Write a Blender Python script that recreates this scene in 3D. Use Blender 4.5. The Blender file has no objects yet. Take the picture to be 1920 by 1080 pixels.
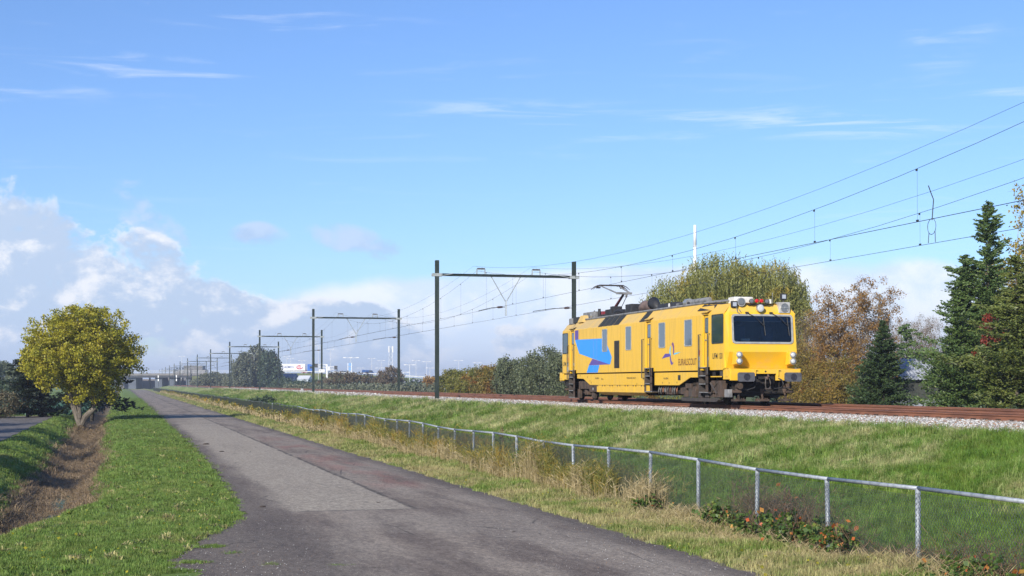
import bpy, math, random
import numpy as np
from mathutils import Vector, Matrix
PI = math.pi
R = math.radians
random.seed(7)
rng = np.random.default_rng(7)
sc = bpy.context.scene
col = sc.collection

# ------------------------------------------------------------------ camera
CAM_Z = 2.53
YAW = R(14.57)
cam_d = bpy.data.cameras.new('camera')
cam = bpy.data.objects.new('camera', cam_d)
col.objects.link(cam)
cam.location = (0, 0, CAM_Z)
cam.rotation_euler = (R(90), 0, -YAW)
cam_d.sensor_width = 36
cam_d.lens = 36 * 2800 / 1920
cam_d.shift_y = 179 / 1920
cam_d.clip_start = 0.5
cam_d.clip_end = 12000
sc.camera = cam

# ------------------------------------------------------------------ sun, sky, exposure
SUN_AZ, SUN_EL = R(43), R(26)         # light travels towards +Y turned by SUN_AZ to +X
sun_d = bpy.data.lights.new('sun', 'SUN')
sun_d.energy = 4.6
sun_d.angle = R(0.5)
sun_d.color = (1.0, 0.93, 0.82)
sun = bpy.data.objects.new('sun', sun_d)
col.objects.link(sun)
trav = Vector((math.sin(SUN_AZ) * math.cos(SUN_EL), math.cos(SUN_AZ) * math.cos(SUN_EL), -math.sin(SUN_EL)))
sun.rotation_euler = trav.to_track_quat('-Z', 'Y').to_euler()

sc.view_settings.view_transform = 'Standard'
sc.view_settings.look = 'None'
sc.view_settings.exposure = 0.55
sc.view_settings.gamma = 1
sc.view_settings.use_curve_mapping = False

class NT:
    """small helper to write node trees"""
    def __init__(s, tree):
        s.t = tree; s.t.nodes.clear()
    def n(s, typ, **kw):
        nd = s.t.nodes.new(typ)
        for k, v in kw.items():
            if k.startswith('i_'):
                key = k[2:]
                key = int(key) if key.isdigit() else key
                s.put(nd.inputs[key], v)
            else:
                setattr(nd, k, v)
        return nd
    def put(s, sock, v):
        if isinstance(v, bpy.types.NodeSocket): s.t.links.new(v, sock)
        elif isinstance(v, bpy.types.Node): s.t.links.new(v.outputs[0], sock)
        else:
            if isinstance(v, (tuple, list)) and len(v) == 3 and sock.type == 'RGBA': v = (*v, 1)
            sock.default_value = v
    def math(s, op, a, b=0.0, c=0.0, clamp=False):
        nd = s.n('ShaderNodeMath', operation=op, use_clamp=clamp)
        s.put(nd.inputs[0], a); s.put(nd.inputs[1], b)
        if op in ('MULTIPLY_ADD', 'SMOOTH_MIN', 'SMOOTH_MAX'): s.put(nd.inputs[2], c)
        return nd.outputs[0]
    def noise(s, vec, scale, detail=3, rough=0.55, dist=0.0):
        nd = s.n('ShaderNodeTexNoise')
        s.put(nd.inputs['Vector'], vec)
        nd.inputs['Scale'].default_value = scale
        nd.inputs['Detail'].default_value = detail
        nd.inputs['Roughness'].default_value = rough
        nd.inputs['Distortion'].default_value = dist
        return nd.outputs['Fac']
    def step(s, v, lo, hi, a=0.0, b=1.0):
        nd = s.n('ShaderNodeMapRange', interpolation_type='SMOOTHSTEP', clamp=True)
        s.put(nd.inputs[0], v); s.put(nd.inputs[1], lo); s.put(nd.inputs[2], hi)
        s.put(nd.inputs[3], a); s.put(nd.inputs[4], b)
        return nd.outputs[0]
    def mix(s, f, a, b, mode='MIX'):
        nd = s.n('ShaderNodeMix', data_type='RGBA', blend_type=mode)
        s.put(nd.inputs[0], f); s.put(nd.inputs[6], a); s.put(nd.inputs[7], b)
        return nd.outputs[2]
    def scalevec(s, v, sx, sy, sz, rot=(0, 0, 0)):
        nd = s.n('ShaderNodeMapping')
        s.put(nd.inputs[0], v); nd.inputs['Scale'].default_value = (sx, sy, sz)
        nd.inputs['Rotation'].default_value = rot
        return nd.outputs[0]

world = bpy.data.worlds.new('World')
sc.world = world
world.use_nodes = True
w = NT(world.node_tree)
sky = w.n('ShaderNodeTexSky')
sky.sky_type = 'NISHITA'
sky.sun_disc = False
sky.sun_elevation = SUN_EL
sky.sun_rotation = math.atan2(-trav.x, -trav.y)
sky.air_density = 1.0
sky.dust_density = 0.4
sky.ozone_density = 2.5
tc = w.n('ShaderNodeTexCoord')
dirv = tc.outputs['Generated']
sep = w.n('ShaderNodeSeparateXYZ'); w.put(sep.inputs[0], dirv)
dx, dy, dz = sep.outputs
# azimuth from the camera heading and elevation, both in degrees
ca, sa = math.cos(YAW), math.sin(YAW)
xr = w.math('SUBTRACT', w.math('MULTIPLY', dx, ca), w.math('MULTIPLY', dy, sa))
yr = w.math('ADD', w.math('MULTIPLY', dx, sa), w.math('MULTIPLY', dy, ca))
az = w.math('MULTIPLY', w.math('ARCTAN2', xr, yr), 180 / PI)
el = w.math('MULTIPLY', w.math('ARCSINE', dz), 180 / PI)
def azel(px, py):
    a = math.atan((px - 960) / 2800)
    return math.degrees(a), math.degrees(math.atan((719 - py) / 2800 * math.cos(a)))
def blob(px, py, rx, ry, k=1.0, tilt=0.0):
    a0, e0 = azel(px, py)
    ra, re = math.degrees(rx / 2800), math.degrees(ry / 2800)
    u = w.math('SUBTRACT', az, a0); v = w.math('SUBTRACT', el, e0)
    ct, st = math.cos(R(tilt)), math.sin(R(tilt))
    uu = w.math('ADD', w.math('MULTIPLY', u, ct / ra), w.math('MULTIPLY', v, st / ra))
    vv = w.math('ADD', w.math('MULTIPLY', u, -st / re), w.math('MULTIPLY', v, ct / re))
    r2 = w.math('ADD', w.math('MULTIPLY', uu, uu), w.math('MULTIPLY', vv, vv))
    return w.math('MULTIPLY', w.step(r2, 2.2, 0.0), k)
def addup(lst):
    r = lst[0]
    for q in lst[1:]: r = w.math('ADD', r, q)
    return r
def maxup(lst):
    r = lst[0]
    for q in lst[1:]: r = w.math('MAXIMUM', r, q)
    return r
cn = w.noise(w.scalevec(dirv, 1, 1, 1.5), 19, 8, 0.62, 0.25)
upv = w.n('ShaderNodeVectorMath', operation='ADD', i_0=dirv, i_1=(-.006, .0, .0085)).outputs[0]
cn_up = w.noise(w.scalevec(upv, 1, 1, 1.5), 19, 8, 0.62, 0.25)
cn2 = w.noise(w.scalevec(dirv, 1, 1, 2.2), 9, 5, 0.55, 0.2)
# clouds low over the horizon on every other side as well
aside = w.step(w.math('ABSOLUTE', az), 19, 26)
low_all = w.math('MULTIPLY', w.math('MULTIPLY', w.step(el, 8.5, 2.0), aside), 0.36)
# big broken cumulus bank on the left, long grey tail to the middle, white bank on the right
bank = maxup([blob(40, 580, 240, 178, .5), blob(215, 560, 170, 125, .46), blob(400, 600, 260, 75, .5, -10), blob(330, 660, 330, 60, .34),
              blob(600, 630, 240, 58, .48, -8), blob(90, 455, 75, 60, .36), blob(690, 610, 60, 38, .42),
              blob(950, 640, 120, 36, .36), low_all])
f1 = w.step(w.math('ADD', w.math('MULTIPLY', w.math('SUBTRACT', cn, .5), 1.15), bank), 0.2, 0.36)
white = maxup([blob(980, 610, 560, 95, .62, 3), blob(1560, 600, 330, 100, .55), blob(1250, 565, 200, 60, .55), blob(1700, 560, 120, 70, .55), w.step(el, 3.0, 0.0, 0, .5)])
f2 = w.step(w.math('ADD', w.math('MULTIPLY', w.math('SUBTRACT', cn2, .5), .7), white), 0.14, 0.42, 0, .85)
wisp = maxup([blob(250, 395, 100, 28, .34, -28), blob(330, 440, 50, 14, .3, -40), blob(490, 440, 50, 22, .33), blob(640, 445, 70, 26, .4, -8),
              blob(720, 470, 40, 20, .36), blob(865, 462, 28, 16, .3), blob(200, 350, 60, 14, .25, 10)])
f3 = w.step(w.math('ADD', w.math('MULTIPLY', w.math('SUBTRACT', cn, .5), 1.9), wisp), 0.10, 0.5, 0, .85)
f3 = w.math('MULTIPLY', f3, w.step(wisp, .03, .22))
ci = w.noise(w.scalevec(dirv, 5, 5, 60, (0.05, 0.0, 0.5)), 1.6, 5, .62, .8)
cimask = maxup([blob(180, 122, 220, 22, 1.), blob(600, 50, 330, 26, .7, -4), blob(1570, 232, 200, 26, 1., -2),
                blob(1100, 225, 300, 30, .8, -3), blob(1800, 175, 200, 16, .55), blob(60, 175, 120, 18, .6), blob(1790, 40, 90, 60, .5, 50)])
f4 = w.math('MULTIPLY', w.math('MULTIPLY', w.step(ci, .46, .68), cimask), .34)
f5 = w.math('MULTIPLY', w.step(ci, .55, .8), .10)
# colours
skyc = w.mix(1.0, sky.outputs[0], (0.79, .975, 1.34), 'MULTIPLY')
lum = w.noise(w.scalevec(dirv, 1, 1, 1.7, (0.03, 0.02, 0)), 26, 6, .6, .3)
relief = w.math('MULTIPLY', w.math('SUBTRACT', cn, cn_up), 3.2)
edge_l = w.step(f1, 1.0, .35, 0, .35)
shade = w.step(w.math('ADD', w.math('ADD', relief, edge_l), w.math('MULTIPLY', w.math('SUBTRACT', lum, .5), .7)), -.06, .55)
c_grey = (4.5, 5.65, 7.5)
c_white = (7.7, 8.0, 8.7)
cum = w.mix(shade, c_grey, c_white)
c = w.mix(f5, skyc, (9, 9.3, 10))
c = w.mix(f4, c, (9, 9.3, 10))
c = w.mix(f3, c, w.mix(shade, (3.9, 5.2, 7.5), (5.0, 6.2, 8.2)))
c = w.mix(f2, c, w.mix(w.step(cn, .4, .62), (6.3, 7.3, 9.3), (8.2, 8.5, 9.4)))
c = w.mix(f1, c, cum)
hazef = w.step(el, 3.2, -0.5, 0, .75)
c = w.mix(hazef, c, (5.1, 6.1, 8.2))
bg = w.n('ShaderNodeBackground'); w.put(bg.inputs[0], c)
bg.inputs[1].default_value = 0.085
wo = w.n('ShaderNodeOutputWorld'); w.put(wo.inputs[0], bg.outputs[0])

# ------------------------------------------------------------------ helpers
def xy_at(px, d):
    """world X, Y of the photograph's column px at the depth d in metres"""
    r = (px - 960) * d / 2800
    return r * ca + d * sa, d * ca - r * sa
def z_at(py, d): return CAM_Z + (719 - py) * d / 2800
def depth(X, Y): return X * sa + Y * ca

def tag(o, label=None, cat=None, group=None, kind=None):
    if label: o['label'] = label
    if cat: o['category'] = cat
    if group: o['group'] = group
    if kind: o['kind'] = kind
    return o
def empty(name, loc, rz=0.0, label=None, cat=None, group=None):
    o = bpy.data.objects.new(name, None)
    o.location = loc; o.rotation_euler = (0, 0, rz)
    o.empty_display_size = 0.2
    col.objects.link(o)
    return tag(o, label, cat, group)
def link_mesh(name, me, m, parent=None, loc=None):
    o = bpy.data.objects.new(name, me)
    if m is not None and len(me.materials) == 0:
        for q in (m if isinstance(m, (list, tuple)) else [m]): me.materials.append(q)
    col.objects.link(o)
    if parent is not None: o.parent = parent
    if loc is not None: o.location = loc
    return o
def copy_tree(o, parent=None):
    c2 = o.copy(); col.objects.link(c2); c2.parent = parent
    for ch in list(o.children): copy_tree(ch, c2)
    return c2

class MB:
    def __init__(s): s.v = []; s.f = []; s.mi = []; s.cur = 0
    def _f(s, f): s.f.append(tuple(f)); s.mi.append(s.cur)
    def box(s, x0, x1, y0, y1, z0, z1):
        b = len(s.v)
        for z in (z0, z1):
            for (x, y) in ((x0, y0), (x1, y0), (x1, y1), (x0, y1)): s.v.append((x, y, z))
        for f in ((0, 3, 2, 1), (4, 5, 6, 7), (0, 1, 5, 4), (1, 2, 6, 5), (2, 3, 7, 6), (3, 0, 4, 7)):
            s._f([b + i for i in f])
        return s
    def cbox(s, c, sz, m=None):
        b = len(s.v)
        for z in (-.5, .5):
            for (x, y) in ((-.5, -.5), (.5, -.5), (.5, .5), (-.5, .5)):
                p = Vector((x * sz[0], y * sz[1], z * sz[2]))
                if m is not None: p = m @ p
                s.v.append((c[0] + p.x, c[1] + p.y, c[2] + p.z))
        for f in ((0, 3, 2, 1), (4, 5, 6, 7), (0, 1, 5, 4), (1, 2, 6, 5), (2, 3, 7, 6), (3, 0, 4, 7)):
            s._f([b + i for i in f])
        return s
    def poly(s, pts):
        b = len(s.v); s.v += [tuple(p) for p in pts]; s._f(range(b, b + len(pts))); return s
    def loft(s, rings, cap=True, closed=True):
        b = len(s.v); n = len(rings[0])
        for r in rings: s.v += [tuple(p) for p in r]
        for i in range(len(rings) - 1):
            for j in range(n if closed else n - 1):
                k = (j + 1) % n
                s._f((b + i * n + j, b + i * n + k, b + (i + 1) * n + k, b + (i + 1) * n + j))
        if cap:
            s._f([b + j for j in reversed(range(n))])
            s._f([b + (len(rings) - 1) * n + j for j in range(n)])
        return s
    def tube(s, pts, r, n=6, cap=True):
        pts = [Vector(p) for p in pts]
        rr = r if isinstance(r, (list, tuple)) else [r] * len(pts)
        rings = []
        for i, p in enumerate(pts):
            d = (pts[min(i + 1, len(pts) - 1)] - pts[max(i - 1, 0)]).normalized()
            up = Vector((0, 0, 1)) if abs(d.z) < .95 else Vector((1, 0, 0))
            a = d.cross(up).normalized(); b2 = d.cross(a).normalized()
            rings.append([p + (a * math.cos(2 * PI * k / n) + b2 * math.sin(2 * PI * k / n)) * rr[i] for k in range(n)])
        return s.loft(rings, cap)
    def disc(s, c, axis, r, h, n=16, r2=None):
        a = Vector(axis).normalized(); c = Vector(c)
        return s.tube([c, c + a * h], [r, r if r2 is None else r2], n)
    def me(s, name, smooth=False):
        m = bpy.data.meshes.new(name)
        m.from_pydata([tuple(q) for q in s.v], [], s.f)
        m.polygons.foreach_set('material_index', s.mi)
        m.update()
        if smooth: m.polygons.foreach_set('use_smooth', [True] * len(m.polygons))
        return m
    def build(s, name, m, parent=None, loc=None, smooth=False, bevel=0, seg=2):
        o = link_mesh(name, s.me(name, smooth), m, parent, loc)
        if bevel:
            b = o.modifiers.new('bevel', 'BEVEL'); b.width = bevel; b.segments = seg
            b.limit_method = 'ANGLE'; b.angle_limit = R(35)
            b.harden_normals = False
        return o

def fast_mesh(name, v, f):
    """numpy vertices (n,3) and equal-sized faces (m,k)"""
    me = bpy.data.meshes.new(name)
    v = np.asarray(v, np.float32); f = np.asarray(f, np.int32)
    me.vertices.add(len(v)); me.vertices.foreach_set('co', v.ravel())
    k = f.shape[1]
    me.loops.add(f.size); me.loops.foreach_set('vertex_index', f.ravel())
    me.polygons.add(len(f))
    me.polygons.foreach_set('loop_start', np.arange(0, f.size, k, dtype=np.int32))
    me.polygons.foreach_set('loop_total', np.full(len(f), k, np.int32))
    me.update(calc_edges=True); me.validate()
    return me

# ------------------------------------------------------------------ materials
def mat(name, colr=(.5, .5, .5), rough=.6, metal=0.0, spec=.5):
    m = bpy.data.materials.new(name); m.use_nodes = True
    t = NT(m.node_tree)
    p = t.n('ShaderNodeBsdfPrincipled')
    p.inputs['Base Color'].default_value = (*colr, 1)
    p.inputs['Roughness'].default_value = rough
    p.inputs['Metallic'].default_value = metal
    p.inputs['Specular IOR Level'].default_value = spec
    o = t.n('ShaderNodeOutputMaterial'); t.put(o.inputs[0], p.outputs[0])
    return m, t, p
def bump(t, p, h, strength=.3, dist=.02):
    b = t.n('ShaderNodeBump'); b.inputs['Strength'].default_value = strength
    b.inputs['Distance'].default_value = dist
    t.put(b.inputs['Height'], h); t.put(p.inputs['Normal'], b.outputs[0])
def wpos(t): return t.n('ShaderNodeNewGeometry').outputs['Position']
def opos(t): return t.n('ShaderNodeTexCoord').outputs['Object']
def worn(name, c1, c2, scale=2.0, rough=.6, metal=0.0, lo=.4, hi=.65, bmp=0.0, spec=.4, sv=(1, 1, 1), detail=6):
    m, t, p = mat(name, c1, rough, metal, spec)
    v = t.scalevec(opos(t), *sv)
    n = t.noise(v, scale, detail, .65)
    t.put(p.inputs['Base Color'], t.mix(t.step(n, lo, hi), c1, c2))
    if bmp: bump(t, p, t.noise(v, scale * 6, 4), bmp, .01)
    return m

def grass_colour(t, dark, mid, straw, dry_bias=0.0, upper=None):
    """patchy green and straw colour by world position, shared by the soil sheet and the blades on it"""
    P = wpos(t)
    n1 = t.noise(P, .55, 4, .6); n2 = t.noise(P, 3.3, 4, .65); n3 = t.noise(P, .13, 2, .5); n4 = t.noise(P, 22, 2, .6)
    g = t.mix(t.step(n2, .35, .68), dark, mid)
    s = t.math('ADD', t.math('MULTIPLY', n1, .55), t.math('MULTIPLY', n2, .35))
    s = t.math('ADD', s, t.math('MULTIPLY', n3, .25))
    s = t.math('ADD', s, t.math('MULTIPLY', n4, .22))
    if upper:
        sp = t.n('ShaderNodeSeparateXYZ'); t.put(sp.inputs[0], P)
        s = t.math('ADD', s, t.step(sp.outputs[0], upper[0], upper[1], upper[2], upper[3]))
    f = t.step(s, .68 - dry_bias, .88 - dry_bias)
    return t.mix(f, g, straw), n4
SLOPE = dict(dark=(.075, .142, .018), mid=(.160, .235, .036), straw=(.42, .385, .20), dry_bias=-.055, upper=(12.4, 15.8, -.28, .11))
LAWN = dict(dark=(.092, .152, .028), mid=(.175, .238, .055), straw=(.30, .29, .10), dry_bias=-.02)
VERGE = dict(dark=(.09, .155, .02), mid=(.175, .235, .04), straw=(.34, .29, .14), dry_bias=.10)

def blade_mat(name, g, trans=.25):
    m, t, p = mat(name, (.1, .2, .03), .55, 0, .25)
    c, n4 = grass_colour(t, **g)
    oi = t.n('ShaderNodeObjectInfo')
    hv = t.n('ShaderNodeHueSaturation')
    t.put(hv.inputs['Hue'], t.math('ADD', .49, t.math('MULTIPLY', oi.outputs['Random'], .025)))
    t.put(hv.inputs['Value'], t.math('ADD', .72, t.math('MULTIPLY', oi.outputs['Random'], .75)))
    t.put(hv.inputs['Color'], c)
    t.put(p.inputs['Base Color'], hv.outputs[0])
    tr = t.n('ShaderNodeBsdfTranslucent'); t.put(tr.inputs[0], hv.outputs[0])
    mx = t.n('ShaderNodeMixShader'); mx.inputs[0].default_value = trans
    t.put(mx.inputs[1], p.outputs[0]); t.put(mx.inputs[2], tr.outputs[0])
    o = [q for q in t.t.nodes if q.type == 'OUTPUT_MATERIAL'][0]
    t.put(o.inputs[0], mx.outputs[0])
    return m
M = {}
M['slope_blade'] = blade_mat('slope_grass', SLOPE)
M['lawn_blade'] = blade_mat('lawn_grass', LAWN)
M['verge_blade'] = blade_mat('verge_grass', VERGE)

def leaf_mat(name, cols, scale=1.3, trans=.3, rough=.5, fine=9.0):
    m, t, p = mat(name, cols[0], rough, 0, .3)
    P = wpos(t)
    n = t.noise(P, scale, 3, .6); n2 = t.noise(P, fine, 2, .6)
    c = t.mix(t.step(n, .36, .64), cols[0], cols[1])
    if len(cols) > 2: c = t.mix(t.step(n2, .5, .66), c, cols[2])
    if len(cols) > 3: c = t.mix(t.step(t.noise(P, scale * .7 + .3, 2), .55, .68), c, cols[3])
    t.put(p.inputs['Base Color'], c)
    tr = t.n('ShaderNodeBsdfTranslucent'); t.put(tr.inputs[0], c)
    mx = t.n('ShaderNodeMixShader'); mx.inputs[0].default_value = trans
    t.put(mx.inputs[1], p.outputs[0]); t.put(mx.inputs[2], tr.outputs[0])
    o = [q for q in t.t.nodes if q.type == 'OUTPUT_MATERIAL'][0]
    t.put(o.inputs[0], mx.outputs[0])
    return m
M['ash_leaf'] = leaf_mat('ash_leaf', [(.38, .34, .025), (.25, .26, .028), (.45, .38, .04)], .8, .35)
M['willow_leaf'] = leaf_mat('willow_leaf', [(.25, .26, .065), (.17, .185, .05), (.36, .35, .13), (.36, .28, .05)], .5, .35)
M['grey_willow_leaf'] = leaf_mat('grey_willow_leaf', [(.12, .145, .075), (.08, .10, .05), (.19, .21, .12)], .6, .25)
M['hedge_leaf'] = leaf_mat('hedge_leaf', [(.20, .19, .035), (.12, .14, .03), (.26, .21, .05), (.27, .14, .03)], .35, .3)
M['birch_leaf'] = leaf_mat('birch_leaf', [(.31, .165, .045), (.22, .135, .04), (.40, .25, .08)], .7, .35)
M['yellow_leaf'] = leaf_mat('yellow_leaf', [(.34, .26, .05), (.24, .2, .05), (.42, .33, .08)], .7, .35)
M['shrub_leaf'] = leaf_mat('shrub_leaf', [(.21, .15, .03), (.12, .12, .03), (.30, .21, .05), (.26, .12, .03)], .5, .3)
M['spruce'] = leaf_mat('spruce_needles', [(.048, .08, .028), (.03, .055, .02), (.08, .12, .045)], 1.2, .1)
M['cypress'] = leaf_mat('cypress_sprays', [(.088, .145, .04), (.052, .095, .028), (.155, .205, .06)], .8, .15)
M['cypress_olive'] = leaf_mat('olive_cypress_sprays', [(.115, .145, .032), (.07, .10, .025), (.18, .19, .05)], .7, .15)
M['red_creeper'] = leaf_mat('red_creeper', [(.22, .035, .02), (.14, .03, .02)], 2, .2)
M['dark_leaf'] = leaf_mat('dark_evergreen', [(.014, .024, .012), (.010, .016, .009), (.022, .034, .016)], 1, .08)
M['brown_leaf'] = leaf_mat('brown_bush_leaf', [(.13, .11, .06), (.08, .075, .045), (.20, .165, .10)], .6, .15)
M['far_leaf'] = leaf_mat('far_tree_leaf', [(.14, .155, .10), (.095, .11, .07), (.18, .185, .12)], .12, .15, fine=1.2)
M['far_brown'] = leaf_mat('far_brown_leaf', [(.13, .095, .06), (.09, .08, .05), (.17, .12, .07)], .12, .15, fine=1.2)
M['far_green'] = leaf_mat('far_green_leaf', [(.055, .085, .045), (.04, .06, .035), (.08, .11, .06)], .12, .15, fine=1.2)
M['kale'] = leaf_mat('kale_leaf', [(.05, .12, .085), (.035, .08, .055), (.08, .17, .13)], 2, .12)
M['bramble'] = leaf_mat('bramble_leaf', [(.075, .13, .03), (.045, .085, .02), (.17, .21, .045)], 3, .25)
M['bramble_red'] = leaf_mat('red_bramble_leaf', [(.45, .09, .03), (.42, .20, .05), (.5, .3, .08)], 3, .3)
M['reed_straw'] = leaf_mat('dry_reed', [(.40, .32, .17), (.31, .25, .12), (.50, .41, .24)], 1.5, .3)
M['reed_green'] = leaf_mat('yellowing_reed', [(.22, .21, .055), (.14, .16, .04), (.42, .29, .05), (.40, .24, .03)], .5, .35)
M['reed_debris'] = leaf_mat('cut_reed', [(.27, .195, .115), (.17, .12, .07), (.38, .29, .18)], 1.0, .1)
M['brown_stalk'] = leaf_mat('brown_stalk', [(.17, .105, .06), (.11, .07, .04), (.24, .16, .09)], 1.5, .15)
M['bark'] = worn('bark', (.17, .145, .11), (.09, .075, .06), 5, .85, bmp=.4)
M['bark_pale'] = worn('pale_bark', (.16, .135, .105), (.075, .06, .045), 4, .8, sv=(1, 1, .4))
M['bark_dark'] = worn('dark_bark', (.06, .05, .04), (.03, .026, .022), 5, .9)
M['birch_bark'] = worn('birch_bark', (.40, .37, .33), (.10, .08, .07), 7, .7, lo=.42, hi=.56, sv=(1, 1, 2.2))

# ================================================================== terrain
TX = [(-3000, -.3), (-400, -.3), (-60, -.2), (-20, -.12), (-12, -.05), (-9, 0), (-6.5, .02), (-5.0, .03), (-4.55, .05), (-4.1, -.03), (-3.7, -.2),
      (-3.3, -.45), (-2.95, -.72), (-2.7, -.92), (-2.3, -1.04), (-1.8, -1.08), (-1.35, -1.02), (-1.05, -.82), (-.75, -.5),
      (-.45, -.24), (-.1, -.12), (.4, -.06), (1.2, -.03), (2.0, -.02), (2.6, -.03), (2.9, -.04), (5, -.04), (7.8, -.04), (8.15, -.02), (8.8, 0), (9.6, .01),
      (10.4, 0), (10.9, -.06), (11.5, -.18), (12.2, -.2), (13, -.08), (14, .13), (15, .36), (16, .60), (17, .84), (18, 1.07), (19, 1.28),
      (19.7, 1.395), (20.2, 1.45), (21.4, 1.52), (22.5, 1.53), (25, 1.53), (28.8, 1.52), (30.5, 1.3), (33, .6), (36, .3), (60, .25), (150, .1), (500, 0), (3000, -.3)]
TX_x = np.array([a for a, b in TX]); TX_z = np.array([b for a, b in TX])
def ditch_off(Y):
    Y = np.asarray(Y, float)
    return np.where(Y < 37, -(37 - Y) * .19, 0) - np.clip((Y - 55) / 50, 0, 1) * .5 + .12 * np.sin(Y * .23)
def gz(X, Y):
    X = np.asarray(X, float); Y = np.asarray(Y, float)
    off = ditch_off(Y) * np.clip((1.6 - X) / 1.6, 0, 1) * np.clip((X + 6.5) / 2.0, 0, 1)
    z = np.interp(X - off, TX_x, TX_z)
    a = np.clip((X - 8.3) / 1.5, 0, 1) * np.clip((19.6 - X) / 1.0, 0, 1)
    z = z + a * (.05 * np.sin(X * 2.1 + Y * .7) + .045 * np.sin(Y * 1.7 - X) + .03 * np.sin(Y * 3.1 + X * 4) + .05 * np.sin(Y * .45 + 1.3 * X))
    b = np.clip((1.9 - X) / .8, 0, 1) * np.clip((X + 4.8) / .5, 0, 1)
    z = z + b * (.02 * np.sin(X * 3.1 + Y * .9) + .015 * np.sin(Y * 2.3 - X * 1.4))
    return z
_ys = [-30]
while _ys[-1] < 3000:
    y = _ys[-1]; _ys.append(y + (1.5 if y < 12 else .55 if y < 70 else 1.2 if y < 120 else (y - 110) * .12 + 1.2))
ys = np.array(_ys)
xs = []
for i in range(len(TX) - 1):
    a, b = TX[i][0], TX[i + 1][0]
    k = 1 if (b - a > 5 or (2.6 <= a < 7.8)) else max(1, int(math.ceil((b - a) / .45)))
    xs += list(np.linspace(a, b, k, endpoint=False))
xs.append(TX[-1][0]); xs = np.array(xs)
GX, GY = np.meshgrid(xs, ys)
GZ = gz(GX, GY)
V = np.stack([GX, GY, GZ], -1).reshape(-1, 3)
nx = len(xs); ny = len(ys)
ii, jj = np.meshgrid(np.arange(nx - 1), np.arange(ny - 1))
a = (jj * nx + ii).ravel()
F = np.stack([a, a + 1, a + nx + 1, a + nx], -1)
me = fast_mesh('ground', V, F)
me.polygons.foreach_set('use_smooth', [True] * len(me.polygons))
m, t, p = mat('ground', (.1, .15, .03), .9, 0, .15)
P = wpos(t); sp = t.n('ShaderNodeSeparateXYZ'); t.put(sp.inputs[0], P); X_, Y_, Z_ = sp.outputs
cs, n4 = grass_colour(t, **SLOPE); cl, _ = grass_colour(t, **LAWN); cv, _ = grass_colour(t, **VERGE)
c = t.mix(t.step(X_, 2.5, 3.5), cl, cv)
c = t.mix(t.step(t.math('ADD', X_, t.math('MULTIPLY', t.noise(P, 1.2), .8)), 10.6, 11.4), c, cs)
# soil and reed litter in the ditch bed
dit = t.math('MULTIPLY', t.step(t.math('ADD', Z_, t.math('MULTIPLY', t.noise(P, 2.0), .3)), -.35, -.5), t.step(X_, 2.0, 1.0))
dit = t.math('MULTIPLY', dit, t.math('MAXIMUM', t.step(X_, -3.1, -2.7), t.step(Z_, -.62, -.75)))
mud = t.mix(t.step(t.noise(P, 3, 5), .4, .6), (.05, .036, .022), (.15, .105, .06))
mud = t.mix(t.step(t.math('ABSOLUTE', t.math('ADD', X_, 1.75)), .7, .25), mud, t.mix(t.step(t.noise(P, 1.6, 4), .5, .6), (.16, .12, .07), (.05, .075, .05)))
c = t.mix(dit, c, mud)
# soil under the ballast
c = t.mix(t.math('MULTIPLY', t.step(X_, 19.6, 19.9), t.step(X_, 31.0, 30.4)), c, (.16, .135, .11))
# fields beyond the line
c = t.mix(t.step(X_, 34, 36), c, t.mix(t.step(t.noise(P, .02, 3), .4, .6), (.07, .10, .03), (.10, .12, .04)))
t.put(p.inputs['Base Color'], c)
bump(t, p, t.noise(P, 14, 5, .7), .8, .05)
M['ground'] = m
ground = link_mesh('ground', me, m); tag(ground, kind='structure')

# ------------------------------------------------------------------ asphalt road with ragged edges
m, t, p = mat('asphalt', (.1, .1, .1), .85, 0, .3)
P = wpos(t); sp = t.n('ShaderNodeSeparateXYZ'); t.put(sp.inputs[0], P); X_, Y_, Z_ = sp.outputs
long_ = t.scalevec(P, 1, .16, 1)
n1 = t.noise(long_, .9, 5, .6, .4); n2 = t.noise(P, 5, 5, .7); grit = t.noise(P, 75, 2, .7); n5 = t.noise(long_, 3.2, 4, .6)
base = t.mix(t.step(n1, .36, .62), (.112, .094, .083), (.215, .192, .168))
base = t.mix(t.step(n5, .52, .72, 0, .6), base, (.090, .078, .074))
base = t.mix(t.step(t.noise(t.scalevec(P, 1, .35, 1), .5, 3), .45, .62, 0, .55), base, (.235, .218, .196))
# paler resurfaced panel along the left lane
wob = t.math('MULTIPLY', t.math('SUBTRACT', t.noise(P, .8, 3), .5), .25)
xw = t.math('ADD', X_, wob)
pan = t.math('MULTIPLY', t.step(xw, 5.68, 5.60), t.step(t.math('ADD', xw, t.math('MULTIPLY', n1, 1.2)), 3.5, 4.0))
pan = t.math('MULTIPLY', pan, t.math('MULTIPLY', t.step(t.math('ADD', Y_, wob), 29.4, 29.55), t.step(Y_, 130, 75)))
pan = t.math('MULTIPLY', pan, t.step(t.noise(t.scalevec(P, 1, .3, 1), .8, 5, .65), .3, .6, .7, 1.0))
base = t.mix(pan, base, t.mix(t.step(n2, .3, .7), (.225, .208, .182), (.31, .292, .255)))
# dark joints
jt = t.math('MULTIPLY', t.step(t.math('ABSOLUTE', t.math('SUBTRACT', xw, 5.66)), .09, .03), t.math('MULTIPLY', t.step(Y_, 29, 30), t.step(n5, .35, .5)))
jt2 = t.math('MULTIPLY', t.step(t.math('ABSOLUTE', t.math('SUBTRACT', t.math('ADD', Y_, wob), 29.45)), .08, .03), t.math('MULTIPLY', t.step(X_, 3.0, 3.6), t.step(X_, 5.9, 5.6)))
base = t.mix(t.math('MULTIPLY', t.math('MAXIMUM', jt, jt2), .8), base, (.045, .042, .038))
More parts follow.
